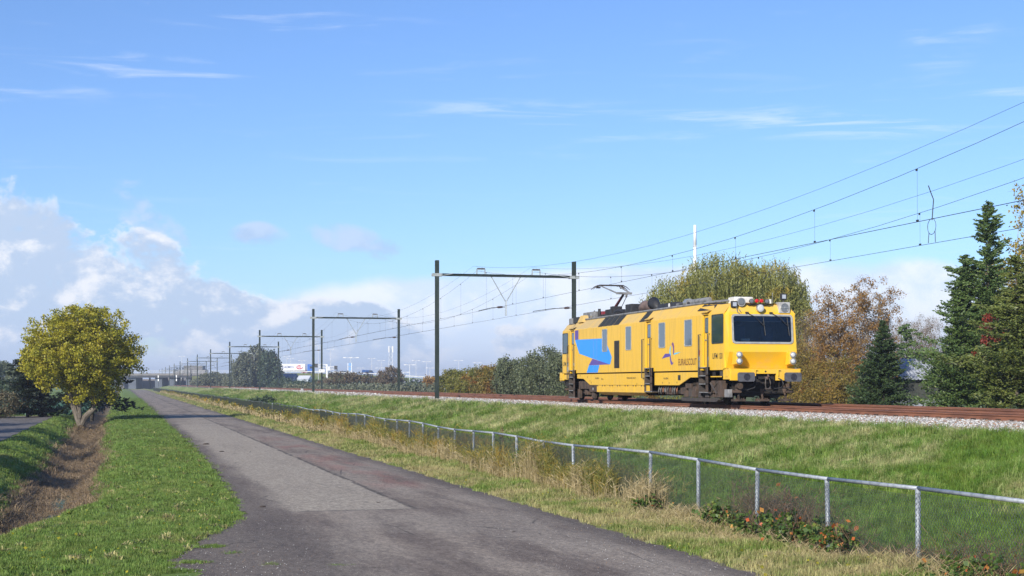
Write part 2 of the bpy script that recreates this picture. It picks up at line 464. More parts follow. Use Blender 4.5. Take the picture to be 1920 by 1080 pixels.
# reddish worn patches
red = t.math('MULTIPLY', t.step(t.math('ABSOLUTE', t.math('SUBTRACT', X_, 6.55)), 1.0, .3), t.math('MULTIPLY', t.step(Y_, 33, 38), t.step(Y_, 78, 60)))
base = t.mix(t.math('MULTIPLY', t.math('MULTIPLY', red, t.step(t.noise(t.scalevec(P, 1, .3, 1), .7, 3), .42, .58)), .42), base, (.23, .10, .085))
# mossy dark margins
edge = t.math('MAXIMUM', t.step(t.math('ADD', X_, t.math('MULTIPLY', t.math('SUBTRACT', n2, .5), .8)), 3.6, 2.6), t.step(t.math('ADD', X_, t.math('MULTIPLY', t.math('SUBTRACT', n2, .5), .6)), 7.3, 8.0))
base = t.mix(t.math('MULTIPLY', edge, .7), base, (.075, .065, .06))
crk = t.n('ShaderNodeTexVoronoi', feature='DISTANCE_TO_EDGE'); t.put(crk.inputs['Vector'], t.scalevec(t.n('ShaderNodeVectorMath', operation='ADD', i_0=P, i_1=t.n('ShaderNodeVectorMath', operation='SCALE', i_0=t.n('ShaderNodeTexNoise', i_Scale=1.7).outputs['Color'], i_3=.8)).outputs[0], .55, .28, 1)); crk.inputs['Scale'].default_value = .8
cr = t.math('MULTIPLY', t.step(crk.outputs['Distance'], .012, .004), t.step(t.noise(P, .35, 2), .52, .6))
base = t.mix(t.math('MULTIPLY', cr, .7), base, (.035, .032, .03))
base = t.mix(t.step(grit, .58, .70, 0, .75), base, (.42, .40, .36))
base = t.mix(t.step(grit, .44, .30, 0, .7), base, (.045, .04, .037))
g2 = t.noise(P, 21, 4, .8); g3 = t.noise(t.scalevec(P, 1, .4, 1), 9, 4, .8)
base = t.mix(1.0, base, t.mix(t.step(g2, .3, .7), (.66, .65, .64), (1.42, 1.40, 1.36)), 'MULTIPLY')
base = t.mix(1.0, base, t.mix(t.step(g3, .32, .68), (.80, .78, .77), (1.24, 1.22, 1.19)), 'MULTIPLY')
base = t.mix(1.0, base, (1.13, 1.08, 1.01), 'MULTIPLY')
t.put(p.inputs['Base Color'], base)
bump(t, p, t.math('ADD', grit, t.math('MULTIPLY', n2, .7)), .55, .012)
M['asphalt'] = m
def left_edge(Y):
    return np.interp(Y, [-30, 12, 16, 18.5, 20.1, 22.6, 25.3, 28.6, 32.5, 45, 60, 400, 560, 620], [-9, -6, -2.2, -.3, .45, .82, 1.35, 2.2, 2.35, 2.6, 2.72, 2.5, 2.2, .5])
def right_edge(Y):
    return np.interp(Y, [-30, 15, 60, 400, 560, 620], [8.3, 8.2, 8.0, 8.0, 8.6, 7.6])
ry = []; y = -30.0
while y < 620: ry.append(y); y += .12 if 14 < y < 45 else .3 if y < 110 else 3
ry = np.array(ry)
jag = lambda s: .05 * np.sin(ry * 5.3 + s) + .06 * np.sin(ry * 2.1 + 2 * s) + .03 * np.sin(ry * 13 + s) + rng.normal(0, .012, len(ry))
le = left_edge(ry) + jag(1); re_ = right_edge(ry) + jag(4) * .8
us = np.linspace(0, 1, 9)
RX = le[:, None] + (re_ - le)[:, None] * us[None, :]
RY = np.repeat(ry[:, None], 9, 1)
RZ = np.zeros_like(RX) + .02 * np.sin(us * PI)[None, :]
RZ[:, 0] = RZ[:, -1] = -.012
V = np.stack([RX, RY, RZ], -1).reshape(-1, 3)
ii, jj = np.meshgrid(np.arange(8), np.arange(len(ry) - 1)); a = (jj * 9 + ii).ravel()
me = fast_mesh('road', V, np.stack([a, a + 1, a + 10, a + 9], -1))
tag(link_mesh('road', me, M['asphalt']), kind='structure')
# driveway on the far side of the ditch
m2, t, p = mat('driveway_asphalt', (.12, .11, .105), .85, 0, .3)
P = wpos(t); t.put(p.inputs['Base Color'], t.mix(t.step(t.noise(P, 1.5, 6, .7), .35, .65), (.085, .078, .075), (.17, .155, .145)))
mb = MB()
dy = [30 + i * 2.5 for i in range(36)]
L = [(-9.5 + .1 * math.sin(y * .5), y, .03) for y in dy]; Rr = [(-5.1 + .08 * math.sin(y * .9), y, .055) for y in dy]
for i in range(len(dy) - 1): mb.poly([L[i], Rr[i], Rr[i + 1], L[i + 1]])
tag(mb.build('driveway', m2), kind='structure')
# bare earth strip at the end of the driveway
mb = MB(); mb.poly([(-9.0, 117.6, .04), (-4.6, 117.6, .04), (-4.2, 121, .04), (-14, 121, -.02)])
tag(mb.build('earth_path', worn('earth', (.2, .15, .09), (.13, .09, .05), .8, .9)), kind='structure')
# thin standing water in the ditch bed
mw, t, p = mat('ditch_water', (.02, .03, .03), .08, 0, .5)
P = wpos(t); nn = t.noise(P, 6, 4)
t.put(p.inputs['Base Color'], t.mix(t.step(nn, .42, .5), (.02, .03, .03), (.07, .14, .09)))
t.put(p.inputs['Roughness'], t.step(nn, .42, .5, .08, .7))
mb = MB()
wy = [37.5 + i * 1.0 for i in range(16)]
for i in range(15):
    hw = lambda k: .28 + .1 * math.sin(k * 1.7)
    cx = lambda k: -1.75 + .12 * math.sin(wy[k] * .23) + .1 * math.sin(k)
    mb.poly([(cx(i) - hw(i), wy[i], -1.055), (cx(i) + hw(i), wy[i], -1.055), (cx(i + 1) + hw(i + 1), wy[i + 1], -1.055), (cx(i + 1) - hw(i + 1), wy[i + 1], -1.055)])
tag(mb.build('water', mw), kind='structure')

# ================================================================== scatter by geometry nodes
def proto_collection(name, meshes, m):
    c = bpy.data.collections.new(name)
    for i, me in enumerate(meshes):
        if len(me.materials) == 0: me.materials.append(m)
        o = bpy.data.objects.new('%s_%02d' % (name, i), me); c.objects.link(o)
    return c
def scatter(name, pts, rot, scl, protos, m, kind='stuff', nproto=None):
    pts = np.asarray(pts, np.float32); n = len(pts)
    me = bpy.data.meshes.new(name); me.vertices.add(n); me.vertices.foreach_set('co', pts.ravel())
    a = me.attributes.new('rot', 'FLOAT_VECTOR', 'POINT'); a.data.foreach_set('vector', np.asarray(rot, np.float32).ravel())
    a = me.attributes.new('scl', 'FLOAT_VECTOR', 'POINT'); a.data.foreach_set('vector', np.asarray(scl, np.float32).ravel())
    a = me.attributes.new('idx', 'INT', 'POINT'); a.data.foreach_set('value', rng.integers(0, nproto, n).astype(np.int32))
    me.update()
    me.materials.append(m)
    o = bpy.data.objects.new(name, me); col.objects.link(o)
    g = bpy.data.node_groups.new(name, 'GeometryNodeTree')
    g.interface.new_socket('Geometry', in_out='INPUT', socket_type='NodeSocketGeometry')
    g.interface.new_socket('Geometry', in_out='OUTPUT', socket_type='NodeSocketGeometry')
    gi = g.nodes.new('NodeGroupInput'); go = g.nodes.new('NodeGroupOutput')
    ci_ = g.nodes.new('GeometryNodeCollectionInfo'); ci_.inputs['Collection'].default_value = protos
    ci_.inputs['Separate Children'].default_value = True; ci_.inputs['Reset Children'].default_value = True
    ip = g.nodes.new('GeometryNodeInstanceOnPoints'); ip.inputs['Pick Instance'].default_value = True
    def na(nm, ty):
        q = g.nodes.new('GeometryNodeInputNamedAttribute'); q.data_type = ty; q.inputs['Name'].default_value = nm; return q.outputs['Attribute']
    g.links.new(gi.outputs[0], ip.inputs['Points']); g.links.new(ci_.outputs[0], ip.inputs['Instance'])
    g.links.new(na('idx', 'INT'), ip.inputs['Instance Index'])
    g.links.new(na('rot', 'FLOAT_VECTOR'), ip.inputs['Rotation']); g.links.new(na('scl', 'FLOAT_VECTOR'), ip.inputs['Scale'])
    g.links.new(ip.outputs[0], go.inputs[0])
    md = o.modifiers.new('scatter', 'NODES'); md.node_group = g
    return tag(o, kind=kind)

def blade_mesh(n, rad, h0, h1, w, lean=.5, seg=2):
    """a tuft of n bent blades"""
    vs, fs = [], []
    for i in range(n):
        a = rng.uniform(0, 2 * PI); r = rad * math.sqrt(rng.uniform()); bx, by = r * math.cos(a), r * math.sin(a)
        h = rng.uniform(h0, h1); la = rng.uniform(0, 2 * PI); ln = h * rng.uniform(.1, lean)
        fa = rng.uniform(0, 2 * PI); ux, uy = math.cos(fa) * w / 2, math.sin(fa) * w / 2
        b = len(vs)
        m1 = (bx + math.cos(la) * ln * .35, by + math.sin(la) * ln * .35, h * .6)
        tp = (bx + math.cos(la) * ln, by + math.sin(la) * ln, h * (1 - .3 * ln / h))
        vs += [(bx - ux, by - uy, -.02), (bx + ux, by + uy, -.02), (m1[0] + ux * .8, m1[1] + uy * .8, m1[2]), (m1[0] - ux * .8, m1[1] - uy * .8, m1[2]), (tp[0] + ux * .15, tp[1] + uy * .15, tp[2]), (tp[0] - ux * .15, tp[1] - uy * .15, tp[2])]
        fs += [(b, b + 1, b + 2, b + 3), (b + 3, b + 2, b + 4, b + 5)]
    return fast_mesh('grass_tuft', vs, fs)

def field_points(xr, bands, ok=None):
    out = []
    for (y0, y1, dens, s) in bands:
        n = int((xr[1] - xr[0]) * (y1 - y0) * dens)
        X = rng.uniform(xr[0], xr[1], n); Y = rng.uniform(y0, y1, n)
        k = np.ones(n, bool)
        k &= (Y > 1.25 * X) & (Y > -2.6 * X - 2 if True else True)
        if ok is not None: k &= ok(X, Y)
        X, Y = X[k], Y[k]
        out.append(np.stack([X, Y, gz(X, Y), np.full(len(X), s)], -1))
    return np.concatenate(out)
def place_grass(name, pts, protos, m, npro, hvar=(.7, 1.35)):
    n = len(pts); rot = np.zeros((n, 3)); rot[:, 2] = rng.uniform(0, 2 * PI, n); rot[:, :2] = rng.normal(0, .08, (n, 2))
    s = pts[:, 3]; h = rng.uniform(hvar[0], hvar[1], n)
    scl = np.stack([s, s, h * (1 + (s - 1) * .25)], -1)
    return scatter(name, pts[:, :3], rot, scl, protos, m, nproto=npro)

lawn = proto_collection('lawn_tuft', [blade_mesh(26, .11, .025, .075, .007, .9) for i in range(5)], M['lawn_blade'])
long_g = proto_collection('slope_tuft', [blade_mesh(26, .13, .05, .17, .007, .95) for i in range(6)], M['slope_blade'])
verge_g = proto_collection('verge_tuft', [blade_mesh(22, .12, .03, .12, .008, .9) for i in range(5)], M['verge_blade'])
pts = field_points((-4.9, 2.9), [(17, 27, 85, 1), (27, 40, 48, 1.2), (40, 62, 22, 1.7), (62, 110, 9, 2.5), (110, 260, 2.5, 4)],
                   lambda X, Y: (X < left_edge(Y) + rng.uniform(-.15, .12, len(X))) & (gz(X, Y) > np.where(X < -2.2, -.68, -.42) + rng.normal(0, .07, len(X))) & (rng.uniform(0, 1, len(X)) < .92))
place_grass('mown_grass', pts, lawn, M['lawn_blade'], 5)
pts = field_points((10.5, 19.95), [(16, 30, 75, 1), (30, 46, 44, 1.25), (46, 75, 20, 1.8), (75, 130, 7, 2.8), (130, 330, 1.6, 5)],
                   lambda X, Y: X < 19.75 + rng.normal(0, .12, len(X)))
place_grass('embankment_grass', pts, long_g, M['slope_blade'], 6)
pts = field_points((7.95, 10.6), [(16, 30, 90, 1), (30, 46, 55, 1.2), (46, 75, 25, 1.7), (75, 130, 9, 2.5), (130, 400, 2, 5)],
                   lambda X, Y: (X > 8.13 + rng.normal(0, .05, len(X))) & (rng.uniform(0, 1, len(X)) < np.clip((X - 7.9) * 1.6, .25, 1)))
place_grass('verge_grass', pts, verge_g, M['verge_blade'], 5)
# rough tussocks standing out of the embankment grass
tus = proto_collection('tussock', [blade_mesh(46, .16, .12, .34, .008, 1.1) for i in range(5)], M['slope_blade'])
pts = field_points((11.2, 19.4), [(16, 34, 2.6, 1), (34, 60, 2.0, 1.3), (60, 140, .8, 2)], lambda X, Y: (np.sin(X * 1.9 + Y * .6) + np.sin(Y * 1.3 - X * .7) + rng.normal(0, .6, len(X))) > .5)
place_grass('embankment_tussocks', pts, tus, M['slope_blade'], 5, (.6, 1.3))
# moss tufts creeping onto the asphalt at the near left corner
pts = np.array([(x + rng.normal(0, .1), y + rng.normal(0, .09), .0, .8) for (x, y, k) in ((.95, 21.6, 40), (.75, 20.6, 60), (1.3, 23.6, 30), (2.0, 21.0, 10), (1.6, 22.6, 10), (2.9, 20.6, 10)) for _ in range(k)])
place_grass('moss', pts, lawn, M['verge_blade'], 5, (.3, .6))
# cut reeds lying in the ditch bed
litter = proto_collection('reed_litter', [blade_mesh(22, .2, .08, .24, .008, 2.4) for i in range(4)], M['reed_debris'])
pts = field_points((-5.2, .4), [(17, 40, 42, 1), (40, 70, 26, 1.4), (70, 130, 9, 2.2)],
                   lambda X, Y: (gz(X, Y) < np.where(X < -2.2, -.6, -.34) + rng.normal(0, .08, len(X))) & ~((np.abs(X + 1.75) < .3) & (Y > 37.5) & (Y < 50) & (rng.uniform(0, 1, len(X)) < .88)))
place_grass('reed_litter', pts, litter, M['reed_debris'], 4, (.4, 1.0))

# ------------------------------------------------------------------ ballast stones
def stone_mesh():
    import bmesh
    bm = bmesh.new(); bmesh.ops.create_icosphere(bm, subdivisions=1, radius=1)
    for v in bm.verts: v.co = Vector((v.co.x * rng.uniform(.7, 1.1), v.co.y * rng.uniform(.6, 1.0), v.co.z * rng.uniform(.5, .9)))
    me = bpy.data.meshes.new('stone'); bm.to_mesh(me); bm.free(); return me
m, t, p = mat('ballast_stone', (.3, .28, .26), .85, 0, .3)
oi = t.n('ShaderNodeObjectInfo'); rr = oi.outputs['Random']
cst = t.mix(t.step(rr, .1, .9), (.17, .16, .15), (.52, .515, .50))
cst = t.mix(t.step(t.math('FRACT', t.math('MULTIPLY', rr, 7.3)), .72, .86), cst, (.25, .155, .10))
sp = t.n('ShaderNodeSeparateXYZ'); t.put(sp.inputs[0], wpos(t))
cst = t.mix(t.math('MULTIPLY', t.step(sp.outputs[0], 21.6, 22.3), .75), cst, (.13, .075, .045))
t.put(p.inputs['Base Color'], cst); bump(t, p, t.noise(wpos(t), 60, 3), .5, .01)
stones = proto_collection('ballast_stone', [stone_mesh() for i in range(8)], m)
def stone_pts(bands, x0=19.62, x1=29.0):
    out = []
    for (y0, y1, dens, r, xa, xb) in bands:
        n = int((xb - xa) * (y1 - y0) * dens)
        X = rng.uniform(xa, xb, n); Y = rng.uniform(y0, y1, n)
        k = (Y > 1.2 * X) & (X > 19.62 + rng.exponential(.1, n) + .1 * np.sin(Y * 1.3) + .07 * np.sin(Y * 3.7)); X, Y = X[k], Y[k]
        out.append(np.stack([X, Y, gz(X, Y) + rng.uniform(-.01, .02, len(X)), rng.uniform(.65, 1.35, len(X)) * r], -1))
    return np.concatenate(out)
pts = stone_pts([(25, 75, 330, .037, 19.55, 22.2), (75, 130, 90, .065, 19.55, 22.2), (130, 330, 18, .15, 19.55, 22.2),
                 (28, 90, 75, .045, 22.2, 26.2), (30, 90, 45, .05, 26.2, 30)])
n = len(pts)
scatter('ballast', pts[:, :3], rng.uniform(0, 2 * PI, (n, 3)), np.repeat(pts[:, 3:4], 3, 1), stones, m, nproto=8)
print('ballast', n)

# ================================================================== railway tracks
NEAR_X, FAR_X, RAIL_Z = 23.10, 27.15, 1.71
rust = worn('rusty_rail', (.23, .098, .055), (.15, .065, .04), 3, .75, sv=(1, .3, 1))
rtop, t_, p_ = mat('rail_head', (.30, .24, .2), .35, .7)
sleeper_m = worn('sleeper', (.20, .125, .085), (.12, .075, .05), 4, .9)
clip_m = worn('rail_clip', (.035, .022, .018), (.06, .035, .025), 9, .8)
def rail_me(y0, y1):
    prof = [(-.075, 0), (.075, 0), (.075, .012), (.012, .03), (.010, .125), (.036, .135), (.036, .165), (.028, .172), (-.028, .172), (-.036, .165), (-.036, .135), (-.010, .125), (-.012, .03), (-.075, .012)]
    mb = MB(); n = len(prof)
    mb.loft([[(x, y0, z) for x, z in prof][::-1], [(x, y1, z) for x, z in prof][::-1]])
    mb.mi = [1 if (len(f) == 4 and abs(sum(mb.v[i][2] for i in f) / 4 - .172) < .002) else 0 for f in mb.f]
    return mb.me('rail')
sm = MB(); sm.box(-1.25, 1.25, -.13, .13, -.14, 0.0); sm.cur = 1
for sx in (-.7175, .7175):
    for o_ in (-.12, .12): sm.cbox((sx + o_, 0, .03), (.09, .12, .06))
sleeper_me = sm.me('sleeper')
sleeper_me.materials.append(sleeper_m); sleeper_me.materials.append(clip_m)
for lab, tx in (('nearer railway track, the one the yellow rail vehicle stands on', NEAR_X), ('farther railway track, running empty behind the yellow rail vehicle', FAR_X)):
    tr = empty('railway_track', (tx, 30, RAIL_Z - .172), 0, lab, 'railway track', 'railway tracks side by side on the embankment')
    rm = rail_me(-45, 700); rm.materials.append(rust); rm.materials.append(rtop)
    for sx in (-.7175, .7175):
        o = link_mesh('rail', rm, None, tr, (sx, 0, 0)); o['label'] = 'rust brown rail with worn bright head'
    for i in range(280):
        link_mesh('sleeper', sleeper_me, None, tr, (0, i * .6, -.004))

# ================================================================== overhead line portals
steel = worn('mast_green_steel', (.016, .026, .021), (.035, .045, .038), 2.5, .5, .0, sv=(1, 1, .3))
steel_l = worn('mast_galvanised', (.38, .41, .40), (.26, .28, .27), 4, .5, .3)
conc = worn('concrete', (.42, .39, .33), (.28, .26, .22), 3, .9)
dark = worn('black_wire', (.02, .022, .024), (.035, .035, .036), 3, .6)
insul = worn('insulator_brown', (.05, .03, .025), (.1, .06, .05), 8, .3)
POLE_L, POLE_R, P0, PITCH = 20.35, 29.95, 98.3, 67.6
MESS_TOP, MESS_MID, CON_Z = 10.15, 8.10, 7.40
def ibeam(mb, c, size, flange, axis, length):
    """H section; size = depth, axis z or x"""
    s = size / 2; tk = .02
    if axis == 'z':
        mb.box(c[0] - s, c[0] + s, c[1] - s, c[1] - s + tk, c[2], c[2] + length)
        mb.box(c[0] - s, c[0] + s, c[1] + s - tk, c[1] + s, c[2], c[2] + length)
        mb.box(c[0] - tk / 2, c[0] + tk / 2, c[1] - s + tk, c[1] + s - tk, c[2], c[2] + length)
    else:
        mb.box(c[0], c[0] + length, c[1] - flange / 2, c[1] + flange / 2, c[2] - s, c[2] - s + tk)
        mb.box(c[0], c[0] + length, c[1] - flange / 2, c[1] + flange / 2, c[2] + s - tk, c[2] + s)
        mb.box(c[0], c[0] + length, c[1] - tk / 2, c[1] + tk / 2, c[2] - s + tk, c[2] + s - tk)
def make_portal():
    t = empty('catenary_portal', (0, 0, 0))
    for px_, zb in ((POLE_L, 1.42), (POLE_R, 1.3)):
        mb = MB(); ibeam(mb, (px_, 0, zb), .25, .2, 'z', 10.8 - zb + (.1 if px_ > 25 else 0))
        mb.box(px_ - .122, px_ + .122, -.10, .10, 10.74, 10.76)
        mb.build('pole', steel, t)
        mb = MB(); mb.box(px_ - .55, px_ + .55, -.4, .4, 1.2, 1.5 if px_ < 25 else 1.4); mb.build('foundation', conc, t, bevel=.03)
        mb = MB(); mb.box(px_ - .34, px_ + .34, -.17, -.135, 9.72, 9.92); mb.box(px_ - .34, px_ + .34, .135, .17, 9.72, 9.92)
        mb.build('bracket', steel_l, t)
    mb = MB(); ibeam(mb, (POLE_L + .13, 0, 9.84), .17, .16, 'x', POLE_R - POLE_L - .26)
    mb.build('crossbeam', steel, t)
    mb = MB()
    for k, sx in ((POLE_L + .3, 1), (POLE_R - .3, -1)):
        mb.tube([(k, -.1, 9.77), (k + sx * .8, -.1, 9.92)], .03, 5)
    mb.build('brace', steel_l, t)
    for tx in (NEAR_X + .28, FAR_X + .1):
        mb = MB(); mb.box(tx - .32, tx + .32, -.03, .03, 10.22, 10.26)
        for sx in (-.28, .28): mb.box(tx + sx - .03, tx + sx + .03, -.03, .03, 9.93, 10.22)
        q = mb.build('messenger_frame', steel_l, t)
        mb = MB(); mb.tube([(tx - .28, 0, 10.3), (tx + .28, 0, 10.3)], [.03, .03], 8)
        for k in range(5): mb.tube([(tx - .2 + k * .1, 0, 10.3), (tx - .17 + k * .1, 0, 10.3)], .06, 8)
        mb.build('insulator', insul, q)
    # V shaped drop post between the tracks
    mb = MB(); c0 = 25.12
    mb.tube([(c0 - 1.02, 0, 9.76), (c0 - .04, 0, 8.1)], .032, 5); mb.tube([(c0 + 1.02, 0, 9.76), (c0 + .04, 0, 8.1)], .032, 5)
    mb.tube([(c0 - .05, 0, 8.2), (c0 - .05, 0, 7.12)], .028, 5); mb.tube([(c0 + .05, 0, 8.2), (c0 + .05, 0, 7.12)], .028, 5)
    mb.build('drop_post', steel_l, t)
    for x0, x1 in ((c0 - .05, NEAR_X + .1), (POLE_R - .13, FAR_X - .15)):
        L_ = x0 - x1
        mb = MB(); mb.tube([(x0, 0, 7.72), (x0 - L_ * .5, 0, 7.66), (x1 + .1, 0, 7.46), (x1 + .02, 0, 7.44)], .022, 5)
        q = mb.build('registration_arm', dark, t)
        mb = MB(); mb.tube([(x0 - .15, 0, 7.72), (x0 - .25, 0, 7.72), (x0 - .5, 0, 7.7), (x0 - .6, 0, 7.7)], [.025, .07, .07, .025], 8)
        mb.build('insulator', insul, q)
    return t
portal0 = make_portal()
descr = ['nearest catenary portal in view, its right post rising behind the yellow rail vehicle', 'second catenary portal, framing the parked cars on the distant motorway',
         'third catenary portal, in front of the big grey green willow', 'fourth catenary portal, its beam crossing the grey green willow crown', 'fifth catenary portal, left of the grey green willow',
         'sixth catenary portal counted away from the rail vehicle', 'seventh catenary portal, just right of the far bridge pier', 'eighth catenary portal, in front of the far bridge',
         'ninth catenary portal, among the dark far posts before the bridge', 'tenth catenary portal, small and hazy before the bridge', 'eleventh catenary portal, beside the far white signal', 'twelfth catenary portal, tiny beside the bridge deck', 'farthest catenary portal, tiniest of the row near the leftmost tree']
portal_n = {}
for i in range(-1, 13):
    o = portal0 if i == -1 else copy_tree(portal0)
    o.location = (0, P0 + PITCH * i if i >= 0 else 28.5, 0)
    tag(o, 'catenary portal nearest the camera, beyond the right edge' if i < 0 else descr[i], 'catenary portal', 'catenary portals along the railway')
    portal_n[i] = o

YS = [28.5] + [P0 + PITCH * i for i in range(13)]
def wire(name, X, zfun, parent, r, ys_):
    mb = MB(); mb.tube([(X, y, zfun(y)) for y in ys_], r, 4); return mb.build(name, dark, parent)
def span_z(y, top, mid):
    for a, b in zip(YS[:-1], YS[1:]):
        if a <= y <= b + 1e-6:
            u = (2 * (y - a) / (b - a) - 1); return mid + (top - mid) * u * u
    return top
ysamp = sorted(set([round(a + (b - a) * k / 16, 3) for a, b in zip(YS[:7], YS[1:8]) for k in range(17)] + [round(a + (b - a) * k / 6, 3) for a, b in zip(YS[7:-1], YS[8:]) for k in range(7)]))
for tx, lab in ((NEAR_X, 'overhead wires above the nearer track, touched by the pantograph'), (FAR_X, 'overhead wires above the farther track, hanging lower in view')):
    t_o = empty('overhead_line', (tx, 28.5, 0), 0, lab, 'overhead line', 'overhead lines of the two tracks')
    def shift(o): o.location = (-tx, -28.5, 0); return o
    shift(wire('contact_wire', tx, lambda y: CON_Z + .02 * math.sin(y), t_o, .0075, YS))
    shift(wire('contact_wire', tx + .06, lambda y: CON_Z + .0, t_o, .006, YS))
    shift(wire('messenger_wire', tx, lambda y: span_z(y, MESS_TOP, MESS_MID), t_o, .0075, ysamp))
    shift(wire('feeder_wire', tx - .25, lambda y: span_z(y, MESS_TOP + .3, MESS_MID + .62), t_o, .0055, ysamp))
    for a, b in zip(YS[:5], YS[1:6]):
        k = 0; y = a + 5.0
        while y < b - 2:
            zt = span_z(y, MESS_TOP, MESS_MID)
            mb = MB(); mb.tube([(tx, y, CON_Z), (tx + .02, y + .05, zt)], .004, 4)
            mb.cbox((tx, y, CON_Z + .03), (.03, .12, .05)); mb.cbox((tx, y + .05, zt - .03), (.03, .08, .07))
            shift(mb.build('dropper', dark, t_o)); y += 6.9
# looped jumper between the wires of the farther track
jy = 46.4
mb = MB(); zt = span_z(jy, MESS_TOP + .3, MESS_MID + .62)
mb.tube([(FAR_X - .2, jy, zt + .25), (FAR_X - .1, jy, zt), (FAR_X, jy, 8.9), (FAR_X, jy + .1, 8.2)], .018, 5)
lp = [(FAR_X, jy + .12 + .28 * math.sin(a_), 7.98 - .28 * math.cos(a_)) for a_ in [k * 2 * PI / 12 for k in range(13)]]
mb.tube(lp, .012, 4); mb.tube([(FAR_X, jy + .3, 7.8), (FAR_X, jy + .35, 7.42)], .014, 4); mb.tube([(FAR_X, jy - .1, 7.8), (FAR_X, jy - .12, 7.42)], .014, 4)
tag(mb.build('jumper_cable', dark), 'looped jumper cable hanging between the overhead wires at the upper right', 'cable')

# ================================================================== chain link fence
galv = worn('galvanised_pipe', (.36, .39, .42), (.22, .25, .28), 6, .5, .35, bmp=.2)
old_pipe = worn('weathered_pipe', (.06, .072, .068), (.12, .13, .125), 3, .7)
old_wire = worn('weathered_wire', (.03, .042, .036), (.05, .06, .05), 3, .8)
wire_m = worn('fence_wire', (.12, .14, .135), (.07, .09, .08), 6, .5, .4)
FX, FP, FY0, FH = 10.40, 2.66, 12.85, 1.08
fence = empty('chain_link_fence', (FX, FY0, 0), 0, 'long galvanised chain link fence between the road and the railway embankment', 'fence')
mb = MB(); mb.tube([(0, 0, -.3), (0, 0, FH)], .036, 10); post_me = mb.me('post', True); post_me.materials.append(galv)
mb = MB(); mb.tube([(0, 0, 0), (0, FP, 0)], .029, 8)
rail_mes = mb.me('top_rail', True); rail_mes.materials.append(galv)
def mesh_panel(cell, h=FH - .06, L=FP, r=.0029):
    mb = MB(); n = int(L / cell)
    # zigzag wires, each hooked into its neighbour
    def clip_line(sgn, k):
        # line y = k + sgn*z
        p = []
        z0, z1 = .02, h
        ya, yb = k + sgn * z0, k + sgn * z1
        pts_ = [(ya, z0), (yb, z1)]
        def cut(lim, keep_less):
            nonlocal pts_
            (a0, b0), (a1, b1) = pts_
            if keep_less:
                if a0 > lim and a1 > lim: return False
                if a0 > lim: f = (lim - a1) / (a0 - a1); pts_[0] = (lim, b1 + (b0 - b1) * f)
                elif a1 > lim: f = (lim - a0) / (a1 - a0); pts_[1] = (lim, b0 + (b1 - b0) * f)
            else:
                if a0 < lim and a1 < lim: return False
                if a0 < lim: f = (lim - a1) / (a0 - a1); pts_[0] = (lim, b1 + (b0 - b1) * f)
                elif a1 < lim: f = (lim - a0) / (a1 - a0); pts_[1] = (lim, b0 + (b1 - b0) * f)
            return True
        if not cut(L, True) or not cut(0, False): return None
        return pts_
    k = -h - cell
    while k < L + h:
        for sgn in (1, -1):
            q = clip_line(sgn * .85, k)
            if q and abs(q[0][0] - q[1][0]) > .01:
                xo = .004 * sgn
                mb.tube([(xo, q[0][0], q[0][1]), (xo, q[1][0], q[1][1])], r, 3, False)
        k += cell
    me = mb.me('wire_mesh'); me.materials.append(wire_m); return me
pm_near = mesh_panel(.062); pm_mid = mesh_panel(.062, r=.0032); pm_far = mesh_panel(.10, r=.0095); pm_far.materials.clear(); pm_far.materials.append(old_wire)
old_post = post_me.copy(); old_post.materials.clear(); old_post.materials.append(old_pipe)
old_rail = rail_mes.copy(); old_rail.materials.clear(); old_rail.materials.append(old_pipe)
NPOST = 205
ph = [FH + (.0 if i < 1 else .035 * math.sin(i * 1.3) + .02 * math.sin(i * .41)) for i in range(NPOST + 1)]
pb = [float(gz(FX, FY0 + i * FP)) * .3 for i in range(NPOST + 1)]
for i in range(NPOST):
    lean_y = {3: .07, 4: -.01, 7: .03}.get(i, rng.normal(0, .012)); 
    o = link_mesh('post', old_post if i > 27 and i % 9 else post_me, None, fence, (0, i * FP, 0)); o.scale = (1, 1, ph[i] / FH); o.rotation_euler = (lean_y * -1.0, rng.normal(0, .012), 0)
    if i == 3: o['label'] = 'fence post leaning noticeably to the left'
    o = link_mesh('top_rail', rail_mes if i < 30 else old_rail, None, fence, (0, i * FP, ph[i])); o.rotation_euler = (math.atan2(ph[i + 1] - ph[i], FP), 0, 0)
    if i % 2 == 0: pass
    pme = pm_near if i < 12 else pm_mid if i < 24 else pm_far
    o = link_mesh('wire_mesh', pme, None, fence, (-.034, i * FP, 0)); o.scale = (1, 1, min(ph[i], ph[i + 1]) / FH)
# ties round posts and rail

# ================================================================== yellow rail inspection vehicle
def paint(name, c1, dirt, amount=.5, rough=.32):
    m, t, p = mat(name, c1, rough, 0, .5)
    P = opos(t); sp = t.n('ShaderNodeSeparateXYZ'); t.put(sp.inputs[0], P)
    streak = t.noise(t.scalevec(P, 1, 2.6, .3), 1.5, 6, .7)
    n = t.noise(P, 1.3, 4, .6)
    roofd = t.math('MULTIPLY', t.step(sp.outputs[2], 3.45, 3.55), t.step(sp.outputs[1], 2, 14, .3, .8))
    rear = t.step(sp.outputs[1], 9, 19, 0, .30)
    f = t.math('MULTIPLY', t.step(streak, .42, .72), amount)
    f = t.math('ADD', f, t.math('MULTIPLY', t.math('ADD', roofd, t.math('MULTIPLY', rear, t.step(sp.outputs[2], 2.6, 3.6))), t.step(n, .3, .6, .55, 1.)), clamp=True)
    low = t.math('MULTIPLY', t.step(sp.outputs[2], 1.1, .35), .35)
    f = t.math('MAXIMUM', f, t.math('MULTIPLY', low, t.step(n, .35, .6)))
    t.put(p.inputs['Base Color'], t.mix(f, c1, dirt))
    t.put(p.inputs['Roughness'], t.step(f, 0, .6, rough, .75))
    return m
